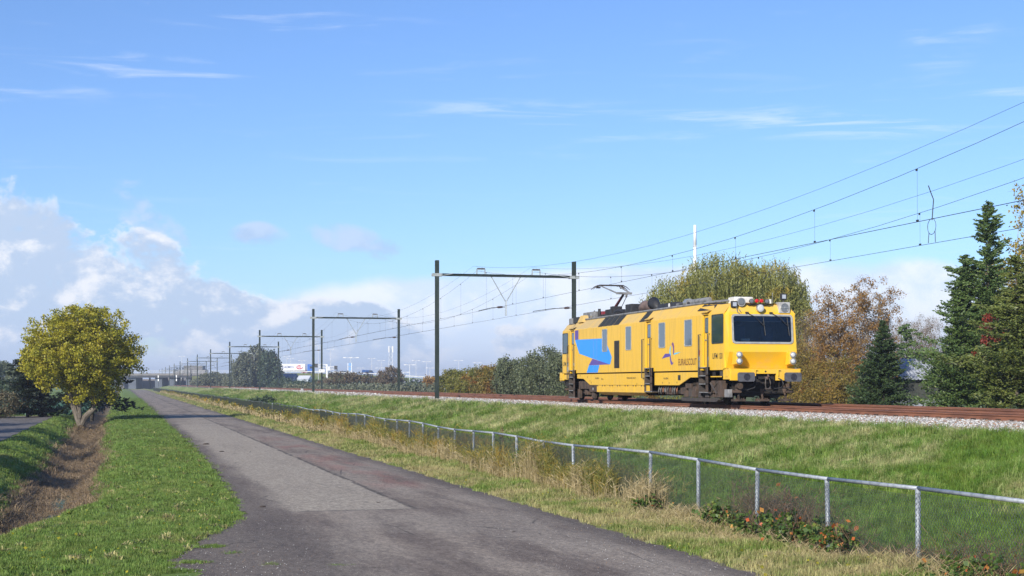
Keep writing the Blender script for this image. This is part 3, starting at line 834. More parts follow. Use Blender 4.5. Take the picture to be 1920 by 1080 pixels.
YEL = paint('train_yellow', (.73, .43, .020), (.46, .33, .14), .42)
BLU = paint('train_blue', (.018, .27, .82), (.10, .25, .45), .15)
PUR = paint('train_purple', (.09, .05, .30), (.14, .10, .26), .2)
LOGOV = paint('logo_violet', (.16, .035, .20), (.2, .08, .18), .1)
LOGOB = paint('logo_cyan', (.12, .50, .70), (.2, .5, .6), .1)
under = worn('underframe_brown', (.085, .056, .040), (.035, .026, .020), 3, .8, bmp=.3)
under_d = worn('underframe_black', (.012, .011, .010), (.03, .024, .02), 4, .8)
step_m = worn('step_dark', (.045, .038, .034), (.075, .06, .05), 5, .6)
grey_m = worn('roof_grey', (.22, .22, .22), (.12, .12, .12), 3, .6)
black_m = worn('roof_black', (.018, .018, .020), (.035, .034, .034), 4, .6)
alu = worn('aluminium_case', (.46, .45, .43), (.34, .33, .32), 4, .45, .2)
white_m = worn('white_case', (.68, .67, .63), (.5, .48, .44), 5, .5)
rubber = worn('window_seal', (.33, .34, .33), (.24, .24, .24), 5, .5)
seal_d = worn('dark_seal', (.025, .025, .025), (.04, .04, .04), 5, .5)
rustm = worn('rusty_pipe', (.30, .13, .06), (.14, .07, .05), 6, .8)
brownp = worn('exhaust_brown', (.16, .11, .09), (.09, .065, .06), 3, .6)
def glass_opaque(name, c, r=.04):
    m, t, p = mat(name, c, r, 0, .5)
    p.inputs['IOR'].default_value = 1.9
    return m
sglass = glass_opaque('side_window_glass', (.09, .125, .165))
cglass = glass_opaque('cab_side_glass', (.02, .045, .05))
# windscreen: tinted glass one can see through into the cab
wsg = bpy.data.materials.new('windscreen_glass'); wsg.use_nodes = True
t = NT(wsg.node_tree); tr_ = t.n('ShaderNodeBsdfTransparent'); tr_.inputs[0].default_value = (.55, .66, .72, 1)
gl = t.n('ShaderNodeBsdfGlossy'); gl.inputs['Roughness'].default_value = .03; gl.inputs[0].default_value = (.8, .9, 1, 1)
mx = t.n('ShaderNodeMixShader'); fr = t.n('ShaderNodeFresnel'); fr.inputs[0].default_value = 1.55
t.put(mx.inputs[0], fr); t.put(mx.inputs[1], tr_); t.put(mx.inputs[2], gl)
oo = t.n('ShaderNodeOutputMaterial'); t.put(oo.inputs[0], mx)
lens_m = mat('lamp_lens', (.50, .51, .50), .12, 0, .8)[0]
redl = mat('red_lens', (.5, .01, .01), .15, 0, .6)[0]
chrome = mat('lamp_chrome', (.42, .41, .38), .3, .6)[0]
sign_w = mat('sticker_white', (.7, .7, .68), .5)[0]
sign_r = mat('sticker_red', (.6, .12, .08), .5)[0]
brown_txt = mat('lettering_brown', (.13, .04, .015), .5)[0]
black_txt = mat('lettering_black', (.03, .03, .03), .5)[0]

TX0, TY0 = 23.15, 51.7
train = empty('inspection_railcar', (TX0, TY0, RAIL_Z), 0, 'yellow rail inspection vehicle with blue graphics and a raised pantograph, on the nearer track', 'rail vehicle')
HW = 1.43
S0, S1 = .32, 21.58
DOORS = [(1.9, 2.48), (8.38, 9.04), (19.56, 20.24)]
def side_both(fn):
    for sg in (-1, 1): fn(sg)
# body shell: sides, roof slopes and roof deck
mb = MB()
segs = []; y = S0
for a, b in DOORS: segs.append((y, a)); y = b
segs.append((y, S1))
for sg in (-1, 1):
    for a, b in segs:
        mb.poly([(sg * HW, a, 1.33), (sg * HW, b, 1.33), (sg * HW, b, 3.47), (sg * HW, a, 3.47)])
    for a, b in DOORS:
        xi = sg * (HW - .09)
        mb.poly([(sg * HW, a, 1.33), (xi, a, 1.33), (xi, a, 3.47), (sg * HW, a, 3.47)])
        mb.poly([(sg * HW, b, 1.33), (xi, b, 1.33), (xi, b, 3.47), (sg * HW, b, 3.47)])
        mb.poly([(sg * HW, a, 3.47), (xi, a, 3.47), (xi, b, 3.47), (sg * HW, b, 3.47)])
        mb.poly([(xi, a, 1.33), (xi, b, 1.33), (xi, b, 1.5), (xi, a, 1.5)])
        mb.poly([(xi, a, 1.33), (xi, b, 1.33), (sg * HW, b, 1.33), (sg * HW, a, 1.33)])
    # roof slope
    for (a, b, xr, zr) in ((S0, 1.5, -1.12, 3.83), (1.5, 3.45, -1.12, 3.83), (3.45, 20.2, -1.0, 3.95), (20.2, S1, -1.15, 3.80)):
        mb.poly([(sg * HW, a, 3.47), (sg * HW, b, 3.47), (sg * -xr, b, zr), (sg * -xr, a, zr)])
for (a, b, xr, zr) in ((S0, 3.45, 1.12, 3.83), (3.45, 20.2, 1.0, 3.95), (20.2, S1, 1.15, 3.80)):
    mb.poly([(-xr, a, zr), (xr, a, zr), (xr, b, zr), (-xr, b, zr)])
for yy in (3.45, 20.2):
    xa, za = (1.12, 3.83) if yy < 10 else (1.15, 3.80)
    mb.poly([(-1.0, yy, 3.95), (1.0, yy, 3.95), (xa, yy, za), (-xa, yy, za)])
mb.poly([(-HW, S0, 1.33), (HW, S0, 1.33), (HW, S1, 1.33), (-HW, S1, 1.33)])
mb.build('body', YEL, train)

# noses: front at y=0 going to the camera, rear mirrored
def nose(yf, dr, front):
    """profile rows (z, y, half width)"""
    Yy = lambda v: yf + dr * v
    rows = [(1.40, .30, 1.36), (2.00, .0, 1.36), (2.33, .035, 1.355), (3.39, .13, 1.33), (3.76, .30, 1.20)]
    mb = MB()
    side_end = S0 if front else S1
    # front rows, leaving the windscreen opening between rows 2 and 3
    for (z0, y0, w0), (z1, y1, w1) in ((rows[0], rows[1]), (rows[1], rows[2]), (rows[3], rows[4])):
        mb.poly([(-w0, Yy(y0), z0), (w0, Yy(y0), z0), (w1, Yy(y1), z1), (-w1, Yy(y1), z1)])
    (z0, y0, w0), (z1, y1, w1) = rows[2], rows[3]
    wi = 1.21
    for sg in (-1, 1):
        mb.poly([(sg * w0, Yy(y0), z0), (sg * wi, Yy(y0), z0), (sg * wi, Yy(y1), z1), (sg * w1, Yy(y1), z1)])
        # chamfer to the side wall
        for (za, ya, wa), (zb, yb, wb) in zip(rows[:-1], rows[1:]):
            zb_ = min(zb, 3.47) if zb > 3.5 else zb
            if zb > 3.5:
                mb.poly([(sg * wa, Yy(ya), za), (sg * HW, side_end, za), (sg * HW, side_end, 3.47), (sg * 1.12, side_end + dr * .12, 3.83), (sg * wb, Yy(yb), zb)])
            else:
                mb.poly([(sg * wa, Yy(ya), za), (sg * HW, side_end, za), (sg * HW, side_end, zb_), (sg * wb, Yy(yb), zb_)])
    z, yy, wv = rows[4]
    mb.poly([(-wv, Yy(yy), z), (wv, Yy(yy), z), (1.12, side_end + dr * .12, 3.83), (-1.12, side_end + dr * .12, 3.83)])
    mb.poly([(-HW, side_end, 1.33), (HW, side_end, 1.33), (1.36, Yy(.3), 1.40), (-1.36, Yy(.3), 1.40)])
    nz = mb.build('nose', YEL, train)
    # cab interior box behind the windscreen
    mb = MB(); i0, i1 = Yy(.16), Yy(1.7)
    x_, zl, zh = 1.30, 2.2, 3.44
    mb.poly([(-x_, i1, zl), (x_, i1, zl), (x_, i1, zh), (-x_, i1, zh)])
    for sg in (-1, 1): mb.poly([(sg * x_, i0, zl), (sg * x_, i1, zl), (sg * x_, i1, zh), (sg * x_, i0, zh)])
    mb.poly([(-x_, i0, zl), (x_, i0, zl), (x_, i1, zl), (-x_, i1, zl)]); mb.poly([(-x_, i0, zh), (x_, i0, zh), (x_, i1, zh), (-x_, i1, zh)])
    mb.build('cab_interior', worn('cab_lining', (.06, .065, .07), (.04, .045, .05), 2, .8), train)
    mb = MB(); mb.box(-1.25, 1.25, min(Yy(.22), Yy(.7)), max(Yy(.22), Yy(.7)), 2.22, 2.40)
    q = mb.build('dashboard', worn('dash', (.05, .055, .06), (.03, .03, .03), 4, .6), train, bevel=.02)
    if front:
        mb = MB(); mb.cbox((-.55, .42, 2.45), (.34, .04, .10), Matrix.Rotation(.5, 3, 'X')); mb.cbox((-1.0, .40, 2.42), (.25, .1, .03)); mb.build('papers', white_m, q)
        for sx in (-.55, .6):
            mb = MB(); mb.box(sx - .24, sx + .24, .95, 1.1, 2.3, 3.0); mb.box(sx - .14, sx + .14, .97, 1.07, 3.02, 3.22); mb.build('seat', worn('seat_blue', (.03, .04, .08), (.02, .03, .05), 4, .8), train, bevel=.03)
    # windscreen with grey rubber frame
    def P(x, z, off=0.0):
        f = (z - 2.33) / (3.39 - 2.33); return (x, Yy(.035 + (.13 - .035) * f) - dr * off, z)
    def ring(hw, zl, zh, rad, off, n=5):
        pts = []
        for (cx, cz, a0) in ((hw - rad, zh - rad, 0), (-hw + rad, zh - rad, 90), (-hw + rad, zl + rad, 180), (hw - rad, zl + rad, 270)):
            for k in range(n + 1):
                a_ = R(a0 + 90 * k / n); pts.append(P(cx + rad * math.cos(a_), cz + rad * math.sin(a_), off))
        return pts
    mb = MB()
    mb.loft([ring(1.235, 2.305, 3.415, .13, .002), ring(1.235, 2.305, 3.415, .13, .03), ring(1.165, 2.375, 3.345, .09, .03), ring(1.165, 2.375, 3.345, .09, -.03)], cap=False)
    fr_ = mb.build('windscreen_frame', rubber, train)
    mb = MB(); mb.poly(ring(1.17, 2.37, 3.35, .09, .005)); mb.build('windscreen', wsg, train)
    mb = MB(); mb.box(-1.15, 1.15, min(Yy(.135), Yy(.16)), max(Yy(.135), Yy(.16)), 3.13, 3.15); mb.build('sun_blind_rail', grey_m, train)
    mb = MB(); mb.poly([P(-1.17, 3.35, -.06), P(1.17, 3.35, -.06), P(1.17, 3.15, -.06), P(-1.17, 3.15, -.06)])
    mb.build('sun_blind', worn('blind', (.05, .07, .12), (.04, .05, .09), 4, .8), train)
    # wipers
    for (xa, xb) in ((-.62, .05), (.35, 1.02)):
        mb = MB(); mb.tube([P(xa, 3.46, .05), P((xa + xb) / 2, 3.3, .07), P(xb, 2.98, .06)], .014, 5)
        mb.tube([P(xb - .02, 3.30, .045), P(xb + .05, 2.62, .045)], .014, 5); mb.cbox(P(xa, 3.47, .05), (.12, .06, .06)); mb.build('wiper', seal_d, train)
    # twin lamps
    for sx in (-1.08, 1.08):
        mb = MB()
        pl = [(sx - .13, Yy(.03), 1.53), (sx + .13, Yy(.03), 1.53), (sx + .13, Yy(-.10), 2.0), (sx - .13, Yy(-.10), 2.0)]
        mb.loft([[(sx - .135, Yy(.15), 1.50), (sx + .135, Yy(.15), 1.50), (sx + .135, Yy(.05), 2.03), (sx - .135, Yy(.05), 2.03)], [(sx - .125, Yy(-.25), 1.54), (sx + .125, Yy(-.25), 1.54), (sx + .125, Yy(-.27), 1.99), (sx - .125, Yy(-.27), 1.99)]])
        hb = mb.build('headlight_housing', YEL, train, bevel=.03)
        for cz in (1.645, 1.885):
            mb = MB(); mb.disc((sx, Yy(-.255), cz), (0, -dr, 0), .122, .05, 20)
            q = mb.build('headlight', chrome, train, smooth=False, bevel=.01)
            mb = MB(); mb.disc((sx, Yy(-.306), cz), (0, -dr, 0), .10, .02, 20, .05); mb.build('lens', lens_m, q, smooth=True)
    # buffer beam, wrapping round the corners
    mb = MB(); yb = Yy(-.20); ys2 = Yy(.45) if front else Yy(.45)
    lo = .94
    prof = [(-HW + .04, yb), (HW - .04, yb), (HW, Yy(-.12)), (HW, ys2), (-HW, ys2), (-HW, Yy(-.12))]
    if dr > 0: prof = prof
    # front plate with a notch for the coupler
    def slab(x0, x1, z0, z1): mb.box(x0, x1, min(yb, Yy(-.08)), max(yb, Yy(-.08)), z0, z1)
    slab(-1.40, -.44, .93, 1.36); slab(.44, 1.40, .93, 1.36); slab(-.44, .44, 1.18, 1.36)
    mb.poly([(-1.40, yb, 1.36), (1.40, yb, 1.36), (1.38, Yy(.29), 1.41), (-1.38, Yy(.29), 1.41)])
    for sg in (-1, 1):
        mb.box(min(sg * HW, sg * (HW - .06)), max(sg * HW, sg * (HW - .06)), min(Yy(-.19), ys2), max(Yy(-.19), ys2), .97, 1.375)
        mb.box(min(sg * (HW + .02), sg * HW), max(sg * (HW + .02), sg * HW), min(Yy(-.02), Yy(.2)), max(Yy(-.02), Yy(.2)), 1.07, 1.28)
    mb.build('buffer_beam', YEL, train, bevel=.012)
    mb = MB(); mb.disc((0, Yy(-.20), 1.27), (0, -dr, 0), .035, .012, 12); mb.build('plug', seal_d, train)
    for sx in (-.42, .5):
        mb = MB(); mb.cbox((sx, Yy(-.22), 1.22), (.03, .05, .24)); mb.cbox((sx + .04, Yy(-.24), 1.32), (.08, .05, .02)); mb.build('handle', YEL, train)
    for sx in (-.95, .92):
        mb = MB(); mb.tube([(sx, Yy(-.2), 1.06), (sx, Yy(-.42), 1.06)], .15, 12); mb.tube([(sx, Yy(-.42), 1.06), (sx, Yy(-.58), 1.06)], .11, 12)
        b_ = mb.build('buffer', step_m, train, smooth=False)
        mb = MB(); a_, b2, c_ = .335, .17, .05
        oct_ = [(-a_ + c_, -b2), (a_ - c_, -b2), (a_, -b2 + c_), (a_, b2 - c_), (a_ - c_, b2), (-a_ + c_, b2), (-a_, b2 - c_), (-a_, -b2 + c_)]
        mb.loft([[(sx + x, Yy(-.58), 1.06 + z) for x, z in oct_], [(sx + x, Yy(-.64), 1.06 + z) for x, z in oct_]])
        mb.build('buffer_plate', worn('buffer_grey', (.085, .088, .10), (.055, .055, .065), 5, .5), b_)
        mb = MB(); mb.disc((sx + .02, Yy(-.641), 1.06), (0, -dr, 0), .13, .006, 20); q = mb.build('grease_mark', worn('grease', (.02, .02, .028), (.035, .035, .045), 9, .3), b_)
        q.scale = (1, 1, 1)
    # coupler with hook, link and hoses
    mb = MB(); mb.box(-.42, .42, min(Yy(-.05), Yy(.1)), max(Yy(-.05), Yy(.1)), .82, 1.18); mb.cbox((0, Yy(-.16), 1.02), (.5, .12, .07)); mb.build('coupler_pocket', under_d, train)
    mb = MB(); mb.tube([(.02, Yy(-.1), 1.02), (.02, Yy(-.34), 1.02), (.02, Yy(-.42), 1.08), (.02, Yy(-.36), 1.14)], [.06, .055, .04, .03], 8)
    q = mb.build('coupling_hook', worn('hook', (.16, .10, .08), (.08, .06, .05), 6, .6), train)
    mb = MB(); mb.tube([(-.06, Yy(-.36), 1.0), (-.09, Yy(-.38), .82), (-.07, Yy(-.38), .66), (.0, Yy(-.38), .6), (.10, Yy(-.38), .66), (.12, Yy(-.38), .82), (.09, Yy(-.36), 1.0)], .022, 6)
    mb.tube([(-.1, Yy(-.38), .62), (.14, Yy(-.38), .62)], .03, 6); mb.build('coupling_link', step_m, q)
    for (sx, e) in ((.52, .24), (.84, .3), (-.55, .25)):
        mb = MB(); mb.tube([(sx, Yy(-.2), 1.02), (sx + .08, Yy(-.34), .95), (sx + .12, Yy(-.38), .8), (sx + .02, Yy(-.36), .66), (sx - e, Yy(-.34), .60 + .05 * sx)], .02, 6)
        mb.build('brake_hose', black_m, train)
    # low brackets hanging before the wheels
    for sx in (-.95, 0, .95):
        mb = MB(); mb.tube([(sx, Yy(.12), .62), (sx, Yy(.1), .34)], [.13 if sx else .09, .035], 4); mb.box(sx - .25, sx + .25, min(Yy(.0), Yy(.22)), max(Yy(.0), Yy(.22)), .155, .235)
        mb.box(sx - .03, sx + .03, min(Yy(.06), Yy(.14)), max(Yy(.06), Yy(.14)), .235, .36)
        for k in (-.2, -.1, .12, .2): mb.box(sx + k - .015, sx + k + .015, min(Yy(.08), Yy(.12)), max(Yy(.08), Yy(.12)), .235, .28)
        mb.build('sensor_bracket', under, train)
    mb = MB(); mb.tube([(-1.15, Yy(.15), .48), (1.15, Yy(.15), .48)], .045, 6); mb.box(-1.1, 1.1, min(Yy(.3), Yy(.4)), max(Yy(.3), Yy(.4)), .35, 1.0); mb.build('front_crossbar', under_d, train)
    for sg in (-1, 1):
        mb = MB(); mb.disc((sg * .98, Yy(.15), .72), (0, -dr, 0), .12, .3, 14); mb.cbox((sg * 1.05, Yy(.1), .52), (.32, .3, .10)); mb.build('brake_cylinder', under, train, bevel=.01)
nose(0.0, 1, True)
nose(21.9, -1, False)

# doors
for a, b in DOORS:
    for sg in (-1, 1):
        x = sg * (HW - .075)
        mb = MB(); mb.box(min(x, x - sg * .02), max(x, x - sg * .02), a + .02, b - .02, 1.5, 3.45)
        d_ = mb.build('door', YEL, train, bevel=.008)
        xo = x + sg * .006
        mb = MB(); mb.box(min(x, xo), max(x, xo), a + .07, b - .07, 1.56, 3.40); mb.build('door_panel', YEL, d_, bevel=.003)
        def rrect(y0, y1, z0, z1, rad, X):
            pts = []
            for (cy, cz, a0) in ((y1 - rad, z1 - rad, 0), (y0 + rad, z1 - rad, 90), (y0 + rad, z0 + rad, 180), (y1 - rad, z0 + rad, 270)):
                for k in range(4): a_ = R(a0 + 30 * k); pts.append((X, cy + rad * math.cos(a_), cz + rad * math.sin(a_)))
            return pts
        mb = MB(); mb.loft([rrect(a + .11, b - .11, 2.76, 3.36, .06, xo + sg * .002), rrect(a + .11, b - .11, 2.76, 3.36, .06, xo + sg * .012)]); mb.build('seal', seal_d, d_)
        mb = MB(); mb.poly(rrect(a + .14, b - .14, 2.79, 3.33, .05, xo + sg * .016)); mb.build('pane', sglass, d_)
        mb = MB(); mb.cbox((xo + sg * .02, (a + b) / 2 + .1, 2.5), (.04, .14, .03)); mb.build('handle', grey_m, d_)
        for yy in (a + .03, b - .05):
            mb = MB(); mb.box(min(x, xo) , max(x, xo) + 0, yy, yy + .022, 1.52, 3.44); mb.build('door_gap', seal_d, d_)
        # little rain hood over the door
        mb = MB(); mb.poly([(sg * HW, a - .04, 3.52), (sg * (HW + .07), a - .04, 3.55), (sg * (HW + .07), b + .04, 3.55), (sg * HW, b + .04, 3.52)])
        mb.poly([(sg * (HW + .07), a - .04, 3.55), (sg * (HW + .07), b + .04, 3.55), (sg * (HW - .12), b + .04, 3.64), (sg * (HW - .12), a - .04, 3.64)]); mb.build('rain_hood', YEL, train)
        # black hand rails
        for yy in (a - .14, b + .22):
            mb = MB(); X = sg * (HW + .09)
            mb.tube([(sg * HW, yy, 2.72), (X, yy, 2.72), (X, yy, 1.05 if yy > b else 1.2), (sg * HW, yy, 1.05 if yy > b else 1.2)], .024, 6); mb.build('handrail', seal_d, train)
# stickers beside the doors
for (a, b) in DOORS[:1] + DOORS[2:]:
    for (y0, z0, z1, w_, mm) in ((b + .32, 1.42, 1.66, .16, sign_w), (b + .3, 1.70, 1.86, .2, sign_w), (b + .27, 1.93, 2.12, .1, sign_r)):
        mb = MB(); mb.box(-HW - .004, -HW - .002, y0, y0 + w_, z0, z1); mb.build('sticker', mm, train)
    mb = MB(); mb.disc((-HW + .058, a + .16, 1.78), (-1, 0, 0), .075, .004, 14); mb.build('sticker', sign_w, train)
# steps
for (a, b, zl, zh) in ((1.72, 2.78, .44, 1.46), (8.0, 9.06, .44, 1.49), (19.2, 20.35, .09, 1.49)):
    for sg in (-1, 1):
        xa, xb = sorted((sg * (HW + .05), sg * (HW - .28)))
        c_ = (a + b) / 2 + .12
        mb = MB()
        for yy in (b - .05, a + .02): mb.box(xa, xb, yy, yy + .04, zl, zh)
        mb.box(sg * (HW - .28) - .01, sg * (HW - .28) + .01, a, b, zl, zh)
        s_ = mb.build('step_ladder', step_m, train)
        nst = 4 if zl > .3 else 5
        for k in range(nst):
            z = zl + .02 + k * (zh - zl - .06) / (nst - 1)
            mb = MB(); mb.box(xa, xb, a + .06, b - .05, z, z + .035); mb.build('tread', grey_m, s_)
        mb = MB(); mb.box(xa, xb, a + .02, a + .34, zl + .05, zh - .02); mb.build('side_plate', under, s_)

# windows
def window(sg, y0, y1, z0, z1, g=sglass, rad=.07):
    X = sg * (HW + .004); X2 = sg * (HW + .02)
    def rr(y0, y1, z0, z1, rad, X):
        pts = []
        for (cy, cz, a0) in ((y1 - rad, z1 - rad, 0), (y0 + rad, z1 - rad, 90), (y0 + rad, z0 + rad, 180), (y1 - rad, z0 + rad, 270)):
            for k in range(4): a_ = R(a0 + 30 * k); pts.append((X, cy + rad * math.cos(a_), cz + rad * math.sin(a_)))
        return pts
    mb = MB(); mb.loft([rr(y0 - .02, y1 + .02, z0 - .02, z1 + .02, rad, X), rr(y0 - .02, y1 + .02, z0 - .02, z1 + .02, rad, X2), rr(y0 + .015, y1 - .015, z0 + .015, z1 - .015, rad * .8, X2), rr(y0 + .02, y1 - .02, z0 + .02, z1 - .02, rad * .8, X)], cap=False)
    w_ = mb.build('window', rubber if g is sglass else seal_d, train)
    mb = MB(); mb.poly(rr(y0 + .015, y1 - .015, z0 + .015, z1 - .015, rad * .8, sg * (HW + .006))); mb.build('pane', g, w_)
WINS = [(14.29, 15.01), (10.9, 11.63), (6.62, 7.36), (3.6, 4.39)]
for sg in (-1, 1):
    for y0, y1 in WINS: window(sg, y0, y1, 2.32, 3.34)
    window(sg, .42, 1.52, 2.35, 3.42, cglass); window(sg, 20.6, 21.5, 2.34, 3.35, cglass)
# ventilation grille in the side wall
for sg in (-1, 1):
    xa, xb = sorted((sg * (HW + .003), sg * (HW + .012)))
    mb = MB(); mb.box(xa, xb, 12.53, 13.24, 1.52, 2.77); g_ = mb.build('side_grille', seal_d, train)
    for k in range(22):
        z = 1.56 + k * .054; mb = MB(); mb.cbox((sg * (HW + .02), 12.885, z), (.02, .62, .022), Matrix.Rotation(sg * .5, 3, 'Y')); mb.build('slat', step_m, g_)
    # roof slope louvres
    ux, uz = .43, .48; ln = math.hypot(ux, uz)
    for (y0, y1) in ((15.07, 15.74), (14.33, 15.0), (13.59, 14.26), (12.7, 13.5), (9.2, 9.9)):
        def sp_(f, off): return (sg * (HW - ux * f + off * uz / ln), 3.47 + uz * f + off * ux / ln)
        mb = MB()
        a0, b0 = sp_(.03, .004), sp_(.97, .004)
        mb.poly([(a0[0], y0, a0[1]), (a0[0], y1, a0[1]), (b0[0], y1, b0[1]), (b0[0], y0, b0[1])]); l_ = mb.build('roof_louvre', black_m, train)
        for k in range(7):
            p1, p2 = sp_(.06 + k * .13, .01), sp_(.06 + k * .13 + .06, .045)
            mb = MB(); mb.poly([(p1[0], y0 + .03, p1[1]), (p1[0], y1 - .03, p1[1]), (p2[0], y1 - .03, p2[1]), (p2[0], y0 + .03, p2[1])]); mb.build('slat', seal_d, l_)
# lower skirts
for sg in (-1, 1):
    X0, X1 = sg * (HW - .02), sg * (HW - .06)
    def skirt(name, poly, x0=X0, x1=X1, m_=YEL):
        mb = MB(); r0 = [(x0, y, z) for y, z in poly]; r1 = [(x1, y, z) for y, z in poly]; mb.loft([r0, r1]); return mb.build(name, m_, train)
    skirt('skirt', [(9.1, 1.27), (19.1, 1.27), (19.1, 1.07), (18.05, 1.05), (17.0, .75), (9.1, .75)])
    skirt('skirt', [(2.85, 1.27), (7.95, 1.27), (7.95, .75), (5.08, .75), (3.85, 1.06), (2.85, 1.06)])
    skirt('skirt', [(20.4, 1.27), (21.4, 1.27), (21.4, 1.02), (20.4, 1.02)])
    skirt('skirt', [(.96, 1.33), (1.4, 1.33), (1.4, 1.07), (.96, 1.07)], sg * (HW - .1), sg * (HW - .14))
    skirt('skirt', [(.7, 1.10), (1.72, 1.10), (1.72, 1.06), (.7, 1.06)])
    skirt('cabinet', [(.55, 1.31), (.9, 1.31), (.9, 1.1), (.55, 1.1)], sg * (HW - .06), sg * (HW - .2), step_m)
    for i in range(7):       # hatch doors under the floor
        a = 8.35 + i * 1.09; mb = MB(); xa, xb = sorted((sg * (HW - .03), sg * (HW - .3)))
        mb.box(xa, xb, a, a + 1.075, .42, .735); h_ = mb.build('underfloor_hatch', YEL, train, bevel=.008)
        for dy_ in (.15, .9):
            mb = MB(); mb.cbox((sg * (HW - .02), a + dy_, .72), (.04, .05, .05)); mb.build('latch', step_m, h_)
    mb = MB(); x_, xi = sg * (HW - .04), sg * (HW - .28)
    mb.poly([(x_, 9.2, .42), (x_, 15.9, .42), (xi, 15.6, .28), (xi, 9.3, .28)]); mb.build('belly_panel', YEL, train)
    mb = MB(); mb.box(*sorted((X0, sg * (HW - .2))), 15.95, 17.0, .42, .74); mb.build('cabinet', under, train)
    mb = MB(); mb.box(*sorted((sg * (HW + .002), sg * (HW - .015))), 4.9, 5.15, .96, 1.16); mb.build('vent', seal_d, train)
    for (yy, zz) in ((18.6, 1.2), (17.4, 1.12), (17.0, .95), (16.8, .86), (7.0, .85), (6.2, .84), (5.3, .86), (10.2, .8)):
        mb = MB(); mb.cbox((sg * (HW - .018), yy, zz), (.01, .03, .08)); mb.build('mark', seal_d, train)
# dark floor and underfloor machinery
mb = MB(); mb.box(-1.33, 1.33, .35, 21.5, 1.06, 1.325); mb.build('underframe', under_d, train)
mb = MB(); mb.box(-1.15, 1.15, 9.2, 15.8, .30, 1.05); mb.build('machinery', under_d, train)
mb = MB(); mb.box(-1.2, 1.2, 5.0, 8.2, .55, 1.05)
mb.build('machinery', under_d, train)
for (a, b, x0, z0, z1, mm) in ((4.6, 5.35, 1.25, .38, .66, under), (5.5, 6.1, 1.2, .40, .7, under_d), (6.2, 7.0, 1.24, .36, .62, under), (7.1, 7.8, 1.22, .45, .72, step_m)):
    for sg in (-1, 1):
        mb = MB(); mb.box(*sorted((sg * x0, sg * (x0 - .5))), a, b, z0, z1); mb.build('equipment_box', mm, train, bevel=.02)
for i in range(9):
    mb = MB(); yy = 5.6 + .27 * i; mb.tube([(-1.26, yy, .72), (-1.28, yy + .05, .5 + .05 * math.sin(i * 2)), (-1.2, yy + .22, .38), (-1.22, yy + .3, .62)], .018, 5)
    mb.build('pipe', rustm if i % 3 == 0 else grey_m, train)
# bogies
def bogie(cy):
    b_ = MB(); b_.box(-.5, .5, cy - .5, cy + .5, .35, .95); b_.box(-1.05, 1.05, cy - .25, cy + .25, .4, .8)
    bg_ = b_.build('bogie', under_d, train)
    for ax in (-1.15, 1.15):
        for sg in (-1, 1):
            mb = MB(); xw = sg * .70
            mb.disc((xw, cy + ax, .42), (sg, 0, 0), .445, .03, 28); mb.disc((xw + sg * .03, cy + ax, .42), (sg, 0, 0), .42, .09, 28); mb.disc((xw + sg * .12, cy + ax, .42), (sg, 0, 0), .2, .08, 18)
            mb.build('wheel', under_d, bg_, bevel=.006)
        mb = MB(); mb.tube([(-.7, cy + ax, .42), (.7, cy + ax, .42)], .08, 10); mb.build('axle', under_d, bg_)
    for sg in (-1, 1):
        x0, x1 = sorted((sg * .98, sg * 1.12))
        mb = MB(); fr2 = [(cy - 1.75, .50), (cy - 1.6, .86), (cy - .9, .90), (cy - .6, .66), (cy + .6, .66), (cy + .9, .90), (cy + 1.6, .86), (cy + 1.75, .50), (cy + .8, .46), (cy + .5, .34), (cy - .5, .34), (cy - .8, .46)]
        mb.loft([[(x0, y, z) for y, z in fr2], [(x1, y, z) for y, z in fr2]]); mb.build('side_frame', under, bg_)
        for ax in (-1.15, 1.15):
            mb = MB(); mb.cbox((sg * 1.1, cy + ax, .44), (.3, .46, .34)); mb.disc((sg * 1.22, cy + ax, .44), (sg, 0, 0), .15, .06, 14); mb.build('axle_box', under, bg_, bevel=.02)
            for dd in (-.36, .36):
                mb = MB()
                for k in range(6): mb.tube([(sg * 1.08, cy + ax + dd, .50 + k * .055), (sg * 1.08, cy + ax + dd, .53 + k * .055)], .085, 10)
                mb.build('spring', under_d, bg_)
            mb = MB(); mb.tube([(sg * 1.2, cy + ax * .5, .9), (sg * 1.2, cy + ax * .82, .4)], .045, 7); mb.build('damper', under, bg_)
        mb = MB(); mb.tube([(sg * 1.02, cy, .62), (sg * 1.02, cy, 1.02)], .21, 14); mb.build('air_spring', black_m, bg_)
        for k in range(5):
            mb = MB(); yy = cy - 1.4 + k * .65; mb.tube([(sg * 1.16, yy, .80), (sg * 1.2, yy + .1, .6), (sg * 1.18, yy + .24, .56), (sg * 1.17, yy + .3, .36)], .016, 5); mb.build('brake_pipe', seal_d, bg_)
    return bg_
bogie(2.7); bogie(19.3)
